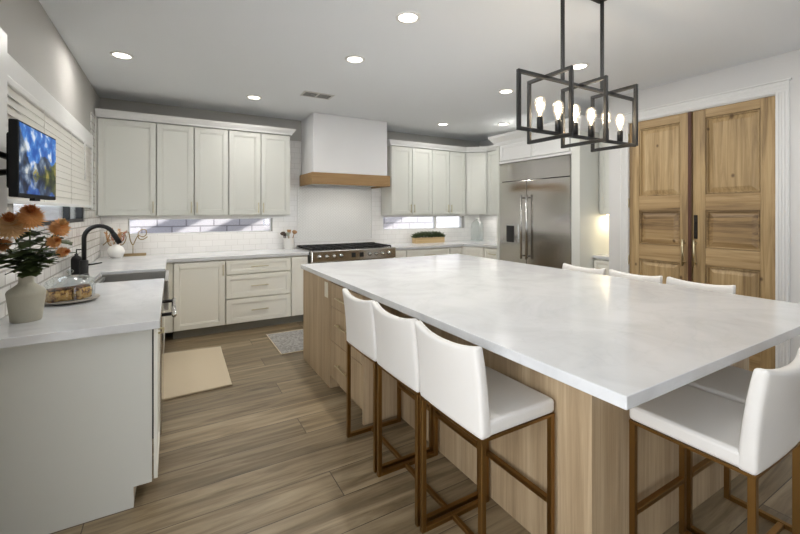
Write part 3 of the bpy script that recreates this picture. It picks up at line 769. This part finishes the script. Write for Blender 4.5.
for y, dd in ((fm+.045, dl), (fm-.045, dr)):
    h = MB().tube([(FX-.065, y, .79), (FX-.065, y, 1.665)], .0145, 12)
    for z in (.83, 1.625): h.tube([(FX-.065, y, z), (FX-.01, y, z)], .011, 10)
    h.build('door_handle', 'steelx', dd)
dsp = MB().box(FX-.016, FX-.010, 3.935, 4.175, .985, 1.265).build('ice_dispenser', 'steelx', dl, bevel=.002)
MB().box(FX-.019, FX-.016, 4.02, 4.165, 1.0, 1.235).build('dispenser_recess', 'dark', dsp)
MB().box(FX-.019, FX-.016, 3.945, 4.01, 1.0, 1.235).build('dispenser_panel', 'steel', dsp)
# surround
su = thing('refrigerator_surround', (4.6, 3.65, 0), 'white panelled surround with crown enclosing the refrigerator', 'cabinet surround')
MB().box(4.185, RX-.003, 2.976, 3.086, 0.001, 2.44).build('side_panel', 'cab', su, bevel=.003)
MB().box(4.185, RX-.003, 4.310, 4.358, 0.001, 2.44).build('side_panel', 'cab', su, bevel=.003)
b = MB().box(4.211, RX-.003, 3.087, 4.309, 2.137, 2.44).box(4.185, 4.211, 3.087, 4.309, 2.137, 2.165)
b.build('bridge_cabinet', 'trim', su)
F = ((4.195, 4.309), (0, -1), (-1, 0))
shaker('bridge_door', F, .02, .61, 2.168, 2.425, su, 'trim'); shaker('bridge_door', F, .612, 1.20, 2.168, 2.425, su, 'trim')
MB().sweep([(4.63, 4.358), (4.185, 4.358), (4.185, 2.976), (4.54, 2.976)][::-1], [(.0, 2.40), (-.0, 2.40), (-.02, 2.405), (-.03, 2.45), (-.085, 2.52), (-.09, 2.55), (0, 2.55)]).build('crown', 'trim', su)
# coffee niche
ny0, ny1 = 2.751, 2.973
cn = thing('upper_cabinet', (4.75, 2.86, 1.40), 'narrow cream wall cabinet in the niche beside the wooden doors', 'cabinet', UG)
MB().box(4.586, RX-.003, ny0, ny1, 1.40, 2.45).build('body', 'cab', cn)
shaker('door', ((4.57, ny1), (0, -1), (-1, 0)), .002, ny1-ny0-.002, 1.403, 2.447, cn)
MB().box(4.66, 4.70, ny0+.03, ny1-.03, 1.392, 1.399).build('light_strip', 'nichelight', cn)
add_light('niche_light', 'AREA', (4.70, 2.862, 1.385), (0, 0, 0), 1.3, (1, .86, .62), shape='RECTANGLE', size=.2, size_y=.15)
cn = thing('base_cabinet', (4.7, 2.86, 0), 'narrow cream drawer cabinet in the niche beside the wooden doors', 'cabinet', BG)
MB().box(4.476, RX-.003, ny0, ny1, .1, .866).build('body', 'cabb', cn)
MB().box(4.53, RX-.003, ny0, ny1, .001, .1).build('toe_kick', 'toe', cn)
for z0, z1 in ((.66, .852), (.39, .65), (.11, .38)):
    d = shaker('drawer', ((4.46, ny1), (0, -1), (-1, 0)), .004, ny1-ny0-.004, z0, z1, cn, 'cabb', st=.035)
    pull(((4.46, ny1), (0, -1), (-1, 0)), .11, (z0+z1)/2, d, .1, False)
tag(MB().box(4.43, RX-.003, ny0, ny1, .868, .905).build('countertop', 'stone', bevel=.003), 'short white countertop inside the narrow lit niche', 'countertop')

# ------------------------------------------------------------------ island
il = thing('kitchen_island', (2.1, 2.3, 0), 'large oak-veneer kitchen island body under the white top', 'island')
iz = .872
MB().box(1.38, 2.80, .93, 2.40, .001, iz).build('seating_panels', 'oak', il, bevel=.002)
MB().box(1.40, 2.80, 2.402, 3.80, .001, iz).build('core', 'oak', il)
b = MB().box(1.11, 1.398, 3.045, 3.80, .001, iz); b.build('end_panel', 'oak', il, bevel=.002)
MB().box(1.11, 1.398, 2.402, 2.425, .001, iz).build('return_panel', 'oak', il, bevel=.002)
MB().box(1.13, 1.398, 2.427, 3.043, .10, iz).build('drawer_case', 'oak', il)
MB().box(1.19, 1.398, 2.427, 3.043, .001, .10).build('toe_kick', 'oak', il)
F = ((1.13, 3.043), (0, -1), (-1, 0))
for z0, z1, zh in ((.675, .862, .765), (.400, .670, .56), (.105, .395, .25)):
    d = MB().fbox(F, .003, .613, z0, z1, .001, .02).build('drawer', 'oak', il, bevel=.002)
    pull(F, .28, zh, d, .22, False, w=.008)
o_ = thing('outlet', (1.108, 3.13, .78), 'beige outlet plate on the oak island end panel', 'outlet')
MB().box(1.104, 1.1095, 3.095, 3.165, .725, .85).build('plate', 'outlet', o_, bevel=.002)
MB().box(1.102, 1.104, 3.115, 3.145, .745, .78).box(1.102, 1.104, 3.115, 3.145, .795, .83).build('sockets', 'outlet', o_)
it = MB().box(1.10, 3.06, .635, 3.86, .874, .914)
tag(it.build('island_countertop', 'stone', bevel=.003), 'huge white quartz slab on top of the island', 'countertop')

# ------------------------------------------------------------------ bar stools (local: front +Y, floor z=0)
def grid_solid(mb, fn, nx, nz):
    """closed shell from fn(i,j,side) -> point, side 0 front / 1 back"""
    idx = {}; vs = []
    for sd in (0, 1):
        for j in range(nz+1):
            for i in range(nx+1): idx[(i, j, sd)] = len(vs); vs.append(fn(i/nx, j/nz, sd))
    fs = []
    for j in range(nz):
        for i in range(nx):
            a = [idx[(i, j, 0)], idx[(i+1, j, 0)], idx[(i+1, j+1, 0)], idx[(i, j+1, 0)]]; fs.append(tuple(a))
            a = [idx[(i, j, 1)], idx[(i, j+1, 1)], idx[(i+1, j+1, 1)], idx[(i+1, j, 1)]]; fs.append(tuple(a))
    for j in range(nz):
        for i in (0, nx): fs.append((idx[(i, j, 0)], idx[(i, j+1, 0)], idx[(i, j+1, 1)], idx[(i, j, 1)]))
    for i in range(nx):
        for j in (0, nz): fs.append((idx[(i, j, 0)], idx[(i+1, j, 0)], idx[(i+1, j, 1)], idx[(i, j, 1)]))
    return mb.add(vs, fs, True)
SW, SD = .206, .200
def make_stool(label, group):
    r = thing('bar_stool', (0, 0, 0), label, 'bar stool', group)
    m = MB().box(-SW+.0015, SW-.0015, -SD+.012, SD, .608, .668)
    seat = m.build('seat', 'leather', r, bevel=.016, seg=3)
    def bk(u, v, sd):
        x = (u*2-1)*SW; z = .606+v*.332
        z += .012*(abs(u*2-1)**2)*v-.012*v*v*(1-abs(u*2-1)**3)          # slightly dipped top
        curve = -.022*(1-(u*2-1)**2)*(.25+.75*v)                        # hollow back
        lean = -.030*v*v
        th = .052-.012*v
        y = -SD+.030+lean+curve
        y += 0 if sd == 1 else th
        return (x, y-.028, z)
    m = MB(); grid_solid(m, bk, 14, 12)
    back = m.build('backrest', 'leather', r, bevel=.013, seg=3)
    m = MB()                                                            # piping down the back edges
    lw = .022; a, c = SW-lw/2-.002, SD-lw/2-.004
    for sx in (-1, 1):
        for sy in (-1, 1):
            MB().box(sx*a-lw/2, sx*a+lw/2, sy*c-lw/2, sy*c+lw/2, 0, .598).build('leg', 'bronze', r, bevel=.0015, seg=1)
    for sx in (-1, 1): MB().box(sx*a-lw/2, sx*a+lw/2, -c+lw/2, c-lw/2, 0.0, .022).build('floor_rail', 'bronze', r, bevel=.0015, seg=1)
    MB().box(-a+lw/2, a-lw/2, -.03, -.008, 0.0, .020).build('floor_stretcher', 'bronze', r, bevel=.0015, seg=1)
    MB().box(-a+lw/2, a-lw/2, c-lw/2, c+lw/2, .235, .257).build('footrest', 'bronze', r, bevel=.0015, seg=1)
    m = MB().box(-SW+.002, SW-.002, -SD+.003, -SD+.025, .598, .608).box(-SW+.002, SW-.002, SD-.026, SD-.004, .598, .608)
    m.box(-SW+.002, -SW+.024, -SD+.025, SD-.026, .598, .608).box(SW-.024, SW-.002, -SD+.025, SD-.026, .598, .608)
    m.build('seat_frame', 'bronze', r)
    return r
spots = [
    (1.158, 1.280, -90, 'white leather bar stool on the island long side, nearest the near corner of the top', 'bar stools along the drawer side'),
    (1.158, 1.710, -90, 'white leather bar stool in the middle of the three beside the island drawers', 'bar stools along the drawer side'),
    (1.158, 2.140, -90, 'white leather bar stool right next to the island drawers, farthest of its row', 'bar stools along the drawer side'),
    (1.770, .700, 0, 'white leather bar stool tucked under the short end of the island, back nearest the camera', 'bar stools at the short end'),
    (2.210, .700, 0, 'white leather bar stool at the island short end, mostly hidden behind the big near stool', 'bar stools at the short end'),
    (3.005, 1.345, 90, 'white stool back beyond the island, in front of the right pine door leaf', 'bar stools on the door side'),
    (3.005, 1.793, 90, 'white stool back beyond the island, in front of the left pine door leaf', 'bar stools on the door side'),
    (3.005, 2.247, 90, 'white stool back beyond the island, in front of the niche drawer', 'bar stools on the door side'),
]
proto = make_stool(spots[0][3], spots[0][4])
for i, (x, y, a, lb, gr) in enumerate(spots):
    o = proto if i == 0 else copy_tree(proto)
    o.location = (x, y, 0); o.rotation_euler = (0, 0, R(a)); o['label'] = lb; o['group'] = gr

# ------------------------------------------------------------------ pendant
pd = thing('pendant_light', (2.114, 1.48, H), 'black three-frame linear pendant with six glowing bulbs over the island', 'pendant light')
px, py = 2.114, 1.48
MB().box(px-.205, px+.205, py-.032, py+.032, H-.018, H-.001).build('ceiling_canopy', 'black', pd, bevel=.003)
for x in (px-.185, px+.185): MB().box(x-.008, x+.008, py-.008, py+.008, 2.175, H-.018).build('hanging_rod', 'black', pd)
w_ = .019
def rect_frame(mb, axis, c, h0, h1, z0, z1):
    for (a0, a1, b0, b1) in ((h0, h1, z0, z0+w_), (h0, h1, z1-w_, z1), (h0, h0+w_, z0+w_, z1-w_), (h1-w_, h1, z0+w_, z1-w_)):
        if axis == 'x': mb.box(a0, a1, c-w_/2, c+w_/2, b0, b1)
        else: mb.box(c-w_/2, c+w_/2, a0, a1, b0, b1)
    return mb
rect_frame(MB(), 'x', py, px-.545, px+.545, 1.862, 2.182).build('long_frame', 'black', pd, bevel=.0015, seg=1)
for k in (-1, 0, 1):
    rect_frame(MB(), 'y', px+.30*k, py-.15, py+.15, 1.828, 2.198).build('square_frame', 'black', pd, bevel=.0015, seg=1)
for dx in (-.373, -.224, -.075, .075, .224, .373):
    sck = MB().lathe([(.017, 0), (.017, .065), (.014, .07)], (px+dx, py, 1.881), 14).build('socket', 'black', pd)
    bb = MB().lathe([(.013, 0), (.014, .015), (.026, .045), (.031, .07), (.028, .092), (.016, .108), (.003, .112)], (px+dx, py, 1.951), 16).build('bulb', 'bulb', sck)
    f_ = MB()
    for q in range(4):
        a = q*math.pi/2; f_.tube([(px+dx+.004*math.cos(a), py+.004*math.sin(a), 1.965), (px+dx+.013*math.cos(a), py+.013*math.sin(a), 2.035)], .0016, 5)
    f_.build('filament', 'filament', sck)
    add_light('bulb_light', 'POINT', (px+dx, py, 2.02), (0, 0, 0), 1.6, (1, .86, .66), shadow_soft_size=.03)

# ------------------------------------------------------------------ ceiling lights, vent
DL = [(1.383, 2.281, 'recessed ceiling light nearest the camera, left of the pendant'), (-.363, 4.038, 'recessed ceiling light over the sink, by the window wall'),
      (1.367, 3.136, 'recessed ceiling light in front of the ceiling vent'), (.816, 4.753, 'recessed ceiling light above the three-drawer cabinet'),
      (3.519, 4.791, 'recessed ceiling light right of the hood, over the planter'), (3.154, 3.140, 'recessed ceiling light left of the pendant at refrigerator side'),
      (3.185, 2.272, 'recessed ceiling light seen behind the pendant rods'), (4.30, 4.327, 'recessed ceiling light just above the refrigerator crown')]
for (x, y, lb), en in zip(DL, (44, 25, 54, 25, 22, 34, 34, 24)):
    r = thing('ceiling_light', (x, y, H), lb, 'ceiling light', 'recessed ceiling lights')
    MB().lathe([(.062, -.001), (.085, -.001), (.085, -.006), (.066, -.010), (.062, -.004)], (x, y, H), 28, cap=False).build('trim_ring', 'ledtrim', r)
    MB().cyl((x, y, H-.005), .063, .004, seg=28).build('diffuser', 'lamp', r)
    add_light('downlight', 'AREA', (x, y, H-.012), (0, 0, 0), en*.2, (1, .975, .94), shape='DISK', size=.12)
for x, y, lb, en in ((3.185, .70, 'added recessed ceiling light out of view, brightening the pine doors', 36),):  # unseen downlight, added to brighten the doors and the right wall
    r = thing('ceiling_light', (x, y, H), lb, 'ceiling light', 'recessed ceiling lights')
    MB().lathe([(.062, -.001), (.085, -.001), (.085, -.006), (.066, -.010), (.062, -.004)], (x, y, H), 28, cap=False).build('trim_ring', 'ledtrim', r)
    MB().cyl((x, y, H-.005), .063, .004, seg=28).build('diffuser', 'lamp', r)
    add_light('downlight', 'AREA', (x, y, H-.012), (0, 0, 0), en*.2, (1, .975, .94), shape='DISK', size=.12)
vt = thing('ceiling_vent', (1.417, 4.316, H), 'louvered white ceiling air vent in front of the hood', 'vent')
MB().box(1.27, 1.57, 4.24, 4.39, H-.004, H-.001).build('backing', 'dark', vt)
b = MB().box(1.25, 1.59, 4.22, 4.24, H-.007, H-.001).box(1.25, 1.59, 4.39, 4.41, H-.007, H-.001).box(1.25, 1.27, 4.24, 4.39, H-.007, H-.001).box(1.57, 1.59, 4.24, 4.39, H-.007, H-.001).box(1.41, 1.43, 4.24, 4.39, H-.007, H-.001)
b.build('frame', 'ventm', vt)
b = MB()
for k in range(5):
    b.box(1.27, 1.41, 4.250+k*.028, 4.255+k*.028, H-.0055, H-.004); b.box(1.43, 1.57, 4.250+k*.028, 4.255+k*.028, H-.0055, H-.004)
b.build('louvers', 'ventm', vt)

# ------------------------------------------------------------------ television on a wall arm
tv = thing('television', (-.519, 2.361, 1.645), 'small flat television showing a mountain lake, beside the blinds', 'television')
tv.rotation_euler = (0, 0, R(90-2.3))                    # local X along the wall, -Y faces the room
def lb(m, name, mt, par, **k):                            # geometry given directly in the thing's own frame
    o = m.build(name, mt, None, **k); o.parent = par; return o
lb(MB().box(-.246, .246, 0, .030, -.155, .155), 'casing', 'blackp', tv, bevel=.004)
lb(MB().box(-.20, .20, .03, .052, -.12, .11), 'rear_cover', 'blackp', tv, bevel=.01)
lb(MB().box(-.235, .235, -.002, .0, -.138, .146), 'screen', 'tv', tv)
lb(MB().box(-.05, .02, .002, .020, -.166, -.155), 'sensor_tab', 'blackp', tv)
ar = MB().box(WX+.001, WX+.02, 2.02, 2.12, 1.50, 1.76)
arm = tag(ar.build('wall_mount_arm', 'black', bevel=.003), 'black articulated wall arm carrying the small television', 'tv mount')
m = MB().box(WX+.02, WX+.045, 2.04, 2.10, 1.55, 1.72); m.build('pivot', 'black', arm)
MB().tube([(WX+.04, 2.07, 1.58), (-.64, 2.16, 1.58), (-.595, 2.27, 1.60)], .013, 8).tube([(WX+.04, 2.07, 1.68), (-.64, 2.16, 1.68), (-.595, 2.27, 1.66)], .013, 8).build('arm_links', 'black', arm)
MB().box(-.600, -.574, 2.26, 2.38, 1.56, 1.70).build('mounting_plate', 'black', arm)
MB().tube([(-.62, 2.17, 1.55), (-.65, 2.10, 1.50), (-.69, 2.06, 1.49)], .005, 6).build('cable', 'black', arm)

# ------------------------------------------------------------------ flowers in a vase
VX, VY = -.600, 2.515
tag(MB().lathe([(.054, 0), (.057, .004), (.071, .125), (.072, .136), (.066, .148), (.031, .176), (.028, .184), (.028, .208), (.031, .213), (.025, .213), (.023, .19), (.025, .17), (.058, .13), (.048, .01)], (VX, VY, .914), 32).build('flower_vase', 'vase'),
    'sage grey stoneware vase on the counter by the television', 'vase')
def petal(mb, c, d, up, L, w):
    d = Vector(d).normalized(); sd = d.cross(Vector(up)).normalized(); c = Vector(c); n = sd.cross(d).normalized()
    mb.add([c, c+d*L*.5+sd*w-n*.0, c+d*L+n*L*.10, c+d*L*.5-sd*w, c+d*L*.5+n*L*.06], [(0, 1, 4), (1, 2, 4), (2, 3, 4), (3, 0, 4)], True)
def leafm(mb, c, d, L, w):
    c = Vector(c); d = Vector(d).normalized(); sd = d.cross(Vector((0, 0, 1))).normalized(); n = sd.cross(d)
    prof = [(0, .04), (.2, .55), (.32, .35), (.5, 1), (.62, .6), (.78, .7), (.88, .3), (1, .0)]
    vs = []; fs = []
    for t_, k in prof:
        q = c+d*L*t_-n*L*.25*t_*t_
        vs += [q-sd*w*k, q+n*.004, q+sd*w*k]
    for i in range(len(prof)-1):
        a = i*3; fs += [(a, a+3, a+4, a+1), (a+1, a+4, a+5, a+2)]
    mb.add(vs, fs, True)
FL = [((-.577, 2.472, 1.418), .066, 'top', 'rust orange chrysanthemum at the top of the bouquet', 'petal', 'petalc', (.2, -.8, .75)),
      ((-.644, 2.480, 1.372), .072, 'left', 'wide peach chrysanthemum at upper left of the bouquet', 'petal2', 'petalc', (.1, -.75, .8)),
      ((-.467, 2.440, 1.369), .050, 'right', 'orange chrysanthemum on the right side, nearest the blinds', 'petal', 'petal2', (.45, -.7, .8)),
      ((-.483, 2.417, 1.308), .034, 'mid', 'small orange bloom facing the room below the right chrysanthemum', 'petal', 'petalc', (.6, -.7, .4)),
      ((-.455, 2.425, 1.262), .030, 'low', 'smallest orange bloom, lowest on the right of the bouquet', 'petal', 'petalc', (.8, -.5, .1)),
      ((-.675, 2.515, 1.295), .040, 'll', 'orange bloom leaning to the wall at lower left of the bouquet', 'petal', 'petal2', (-.5, -.6, .5))]
for i, (c, rr, _, lb_, m1, m2, nrm) in enumerate(FL):
    r = thing('chrysanthemum', (VX, VY, 1.125), lb_, 'flower', 'flowers in the sage vase')
    c = Vector(c)+Vector((0, 0, -.022)); nrm = Vector(nrm).normalized(); a0 = i*1.05
    st0 = Vector((VX+.014*math.cos(a0), VY+.014*math.sin(a0), .95)); nk = Vector((VX+.014*math.cos(a0), VY+.014*math.sin(a0), 1.14))
    mid = nk.lerp(c, .5)+Vector((0, 0, .02)); 
    MB().tube([st0, nk, mid, c-nrm*.012], .0034, 7).build('stem', 'stem', r)
    ax = nrm.orthogonal().normalized(); ay = nrm.cross(ax)
    inner, outer = MB(), MB()
    for ly in range(7):
        f = ly/6; el = R(-8+92*f); n = int(24-9*f); L = rr*(1-.45*f)
        for k in range(n):
            a = 2*math.pi*(k+.5*ly)/n+random.uniform(-.08, .08)
            d = (ax*math.cos(a)+ay*math.sin(a))*math.cos(el)+nrm*math.sin(el)
            petal(inner if ly > 3 else outer, c+nrm*(.0095*ly*rr/.06), d, nrm, L*random.uniform(.88, 1.08), rr*.13)
    outer.build('petals', m1, r, fix=False); inner.build('petal_centre', m2, r, fix=False)
    lf = MB()
    for k in range(17):
        s_ = .10+.78*k/17; pth = nk.lerp(c-nrm*.02, s_)
        a = random.uniform(0, 6.28); d = Vector((math.cos(a)*.9+.1, math.sin(a)*.7-.25, random.uniform(-.15, .55)))
        leafm(lf, pth, d, random.uniform(.07, .115), random.uniform(.026, .042))
    lf.build('leaves', 'leaf', r, fix=False)

# ------------------------------------------------------------------ cake under glass
CX, CY = -.51, 2.93
tag(MB().lathe([(.09, 0), (.10, .004), (.135, .012), (.14, .017), (.137, .020), (.1, .012), (.02, .011)], (CX, CY, .914), 36).build('cake_plate', 'plate'), 'grey stoneware plate holding fruit cake beside the vase', 'plate')
def loaf(name, x, y, rz, lx, ly, h, label):
    r = thing(name, (x, y, .928), label, 'cake', 'pieces of fruit cake')
    ca, sa = math.cos(rz), math.sin(rz)
    def T(p): return (x+p[0]*ca-p[1]*sa, y+p[0]*sa+p[1]*ca, .928+p[2])
    m = MB(); n = 10; prof = [(-ly/2, 0), (-ly/2*1.06, h*.62), (-ly/2*.85, h*.86), (-ly/4, h), (ly/4, h*1.02), (ly/2*.85, h*.88), (ly/2*1.06, h*.62), (ly/2, 0)]
    for k in range(n+1):
        q = -lx/2+lx*k/n
        m.v += [T((q, a+random.uniform(-.002, .002), c+(random.uniform(-.003, .003) if c else 0))) for a, c in prof]
    K = len(prof)
    for k in range(n):
        for j in range(K): m.f.append((k*K+j, k*K+(j+1) % K, (k+1)*K+(j+1) % K, (k+1)*K+j)); m.sm.append(True)
    m.f += [tuple(range(K)), tuple(n*K+j for j in range(K))]; m.sm += [False, False]
    m.build('crumb', 'crumb', r)
    cr = MB()
    for k in range(n+1):
        q = -lx/2*1.01+lx*1.02*k/n
        cr.v += [T((q, a, c+.004)) for a, c in prof[2:6]]
    for k in range(n):
        for j in range(3): cr.f.append((k*4+j, k*4+j+1, (k+1)*4+j+1, (k+1)*4+j)); cr.sm.append(True)
    o = cr.build('crust', 'crust', r); sd = o.modifiers.new('th', 'SOLIDIFY'); sd.thickness = .004
loaf('fruit_cake', CX-.045, CY-.03, R(25), .10, .075, .066, 'left chunk of dark-topped fruit cake under the glass dome')
loaf('fruit_cake', CX+.045, CY+.0, R(60), .085, .07, .07, 'right chunk of dark-topped fruit cake under the glass dome')
dm_ = thing('glass_dome', (CX, CY, .927), 'clear glass cake dome with a knob, over the fruit cake', 'glass dome')
MB().lathe([(.116, 0), (.116, .075), (.108, .10), (.085, .118), (.05, .126), (.004, .128)], (CX, CY, .935), 36, cap=False).build('dome', 'glass', dm_)
MB().lathe([(.008, 0), (.007, .010), (.016, .020), (.017, .028), (.008, .035), (.001, .036)], (CX, CY, 1.063), 16).build('knob', 'glass', dm_)

# ------------------------------------------------------------------ corner ornaments
wv = MB().lathe([(.045, 0), (.060, .012), (.080, .05), (.082, .08), (.068, .118), (.036, .14), (.036, .148), (.03, .148), (.03, .138), (.06, .11), (.07, .07), (.05, .015)], (-.545, 5.44, .914), 26)
tag(wv.build('round_vase', 'whitecer'), 'round white ceramic vase in the corner behind the faucet', 'vase')
for k, (dx, dy, h, mt, lb_) in enumerate(((-.10, .05, .20, 'pampas', 'tan dried plume leaning left toward the tiled corner'), (-.05, .08, .235, 'pampas2', 'dried rose-brown plume second from the left in the white vase'),
                                  (.02, .09, .225, 'pampas', 'tan dried plume upright in the middle of the white vase'), (.085, .04, .21, 'pampas2', 'rose-brown dried plume leaning toward the wire word'),
                                  (.05, -.03, .19, 'pampas', 'short tan dried plume at the front of the white vase'))):
    r = thing('dried_plume', (-.545, 5.44, 1.05), lb_, 'dried flower', 'dried plumes in the white vase')
    a = Vector((-.545+dx*.15, 5.44+dy*.15, .97)); z = Vector((-.545+dx, 5.44+dy, 1.0+h))
    MB().tube([a, a.lerp(z, .55)], .0025, 6).build('stalk', 'pampas', r)
    pm = MB(); ax = (z-a).normalized()
    for q in range(60):
        f = .5+.5*random.random(); p0 = a.lerp(z, f); d = Vector((random.gauss(0, 1), random.gauss(0, 1), random.gauss(0, .6))).normalized()
        petal(pm, p0, (d+ax*1.1), d.cross(ax), .035*(1.15-f*.5), .004)
    pm.build('plume', mt, r, fix=False)
# wire word ornament: love
lv = thing('word_ornament', (-.37, 5.585, .914), 'gold wire ornament spelling love on a wooden base', 'ornament')
MB().box(-.485, -.265, 5.555, 5.615, .914, .942).build('base', 'rustic', lv, bevel=.003)
def curve(pts, n=8):   # catmull-rom through points
    out = []
    P = [Vector(p) for p in pts]; P = [P[0]*2-P[1]]+P+[P[-1]*2-P[-2]]
    for i in range(1, len(P)-2):
        for k in range(n):
            t_ = k/n; a, b_, c_, d_ = P[i-1:i+3]
            out.append(.5*((2*b_)+(c_-a)*t_+(2*a-5*b_+4*c_-d_)*t_*t_+(3*b_-a-3*c_+d_)*t_**3))
    return out+[P[-2]]
LY = 5.585
def pen(pts, r_=.0052): return MB().tube(curve([(x, LY+dy, z) for x, z, dy in [(x_*1.02-.002, z_, d_) for x_, z_, d_ in pts]]), r_, 7)
word = [(-.665, 1.05, 0), (-.625, 1.10, .004), (-.600, 1.19, .008), (-.615, 1.235, .004), (-.633, 1.19, 0), (-.625, 1.10, -.004), (-.600, 1.045, 0), (-.565, 1.06, 0),
        (-.545, 1.12, .003), (-.515, 1.185, .004), (-.475, 1.185, .004), (-.452, 1.13, 0), (-.475, 1.06, -.004), (-.515, 1.05, -.004), (-.540, 1.10, -.004), (-.520, 1.165, -.004), (-.48, 1.175, -.006),
        (-.442, 1.195, 0), (-.424, 1.185, 0), (-.412, 1.10, 0), (-.386, 1.045, 0), (-.362, 1.10, 0), (-.335, 1.15, .004), (-.29, 1.135, .006), (-.258, 1.165, .006), (-.262, 1.215, .002), (-.30, 1.222, -.002),
        (-.335, 1.18, -.004), (-.33, 1.12, -.004), (-.29, 1.105, -.002), (-.245, 1.135, 0)]
pen(word).build('wire_word', 'wire', lv)
MB().tube([(-.396, LY, .94), (-.396, LY, 1.047)], .004, 7).build('post', 'wire', lv)

# utensil crock
ux, uy = 1.40, 5.49
tag(MB().lathe([(.064, 0), (.068, .005), (.070, .15), (.073, .155), (.066, .155), (.060, .02)], (ux, uy, .914), 24).build('utensil_crock', 'whitecer'), 'white utensil crock on the counter left of the range', 'crock')
for k, (dx, dy, h, mt, lb_, shp) in enumerate(((-.092, -.01, .245, 'spoon1', 'dark brown ladle leaning left in the white crock', 0), (-.022, -.035, .235, 'spoon3', 'sage grey spatula in the white crock', 1),
                                      (.012, .03, .27, 'spoon2', 'tan wooden turner standing upright in the crock', 1), (.085, -.01, .262, 'spoon2', 'tan wooden spoon leaning right in the crock', 0), (-.045, .05, .225, 'spoon1', 'small dark wooden spoon at the back of the crock', 0))):
    r = thing('cooking_utensil', (ux+dx*.3, uy+dy*.3, .94), lb_, 'kitchen utensil', 'utensils in the white crock')
    a = Vector((ux+dx*.2, uy+dy*.3, .935)); z = Vector((ux+dx, uy+dy, .914+h)); n_ = a.lerp(z, .78)
    MB().tube([a, n_], .0055, 8).build('shaft', mt, r)
    hd_ = MB(); d = (z-a).normalized(); sd = Vector((1, 0, -d.x/max(d.z, .1))).normalized()
    if shp: 
        q = [n_-sd*.018, n_+sd*.018, z+sd*.030, z-sd*.030]; yy = Vector((0, .004, 0))
        hd_.add([p-yy for p in q]+[p+yy for p in q], [(0, 1, 2, 3), (7, 6, 5, 4), (0, 4, 5, 1), (1, 5, 6, 2), (2, 6, 7, 3), (3, 7, 4, 0)])
    else: hd_.tube([n_, n_.lerp(z, .2), n_.lerp(z, .55), n_.lerp(z, .85), z], [.008, .024, .036, .030, .010], 12)
    hd_.build('head', mt, r, bevel=.002 if shp else 0)

# herb planter
pl = thing('herb_planter', (3.74, 5.50, .914), 'wooden trough planter with clipped green herbs on the right counter', 'planter')
b = MB().box(3.45, 4.03, 5.44, 5.452, .914, 1.005).box(3.45, 4.03, 5.548, 5.56, .914, 1.005).box(3.45, 3.462, 5.452, 5.548, .914, 1.005).box(4.018, 4.03, 5.452, 5.548, .914, 1.005).box(3.462, 4.018, 5.452, 5.548, .914, .93)
b.build('trough', 'planter', pl, bevel=.002)
fo = MB(); fo.box(3.463, 4.017, 5.453, 5.547, .93, .998)
for k in range(1100):
    x, y = random.uniform(3.44, 4.04), random.uniform(5.435, 5.565)
    e = 1-abs((x-3.74)/.31)**6
    leafm(fo, (x, y, 1.0+.075*random.random()*e), (random.gauss(0, .5), random.gauss(0, .5), 1), random.uniform(.025, .05), .007)
fo.build('herbs', 'leaf', pl, fix=False)

# glass jug in the corner
jx, jy = 4.72, 5.40
jg = thing('glass_jug', (jx, jy, .914), 'large clear glass jug with a narrow neck in the right corner', 'jug')
MB().lathe([(.105, 0), (.112, .01), (.112, .26), (.10, .315), (.06, .35), (.034, .365), (.034, .395), (.040, .40)], (jx, jy, .915), 32, cap=False).build('vessel', 'glass', jg)
MB().lathe([(.033, 0), (.033, .03)], (jx, jy, 1.29), 16).build('stopper', 'whitecer', jg)
MB().tube([(jx+.113*math.cos(2*math.pi*k/32), jy+.113*math.sin(2*math.pi*k/32), .92) for k in range(32)], .004, 6, True).build('foot_ring', 'glass', jg)

# ------------------------------------------------------------------ mats
mt = MB().prism([(-.13, 3.47), (.43, 3.50), (.445, 4.535), (-.13, 4.60)], .001, .018)
tag(mt.build('floor_mat', 'mat', bevel=.008, seg=3), 'beige cushioned floor mat before the sink', 'floor mat')
rg_ = thing('range_rug', (1.6, 4.37, 0), 'grey woven rug on the floor before the range', 'rug')
MB().box(.955, 2.35, 4.01, 4.725, .001, .008).build('rug_field', 'rug', rg_, bevel=.003)
MB().box(.945, .955, 4.0, 4.735, .001, .009).box(2.35, 2.36, 4.0, 4.735, .001, .009).box(.955, 2.35, 4.0, 4.01, .001, .009).box(.955, 2.35, 4.725, 4.735, .001, .009).build('rug_border', 'mat', rg_)
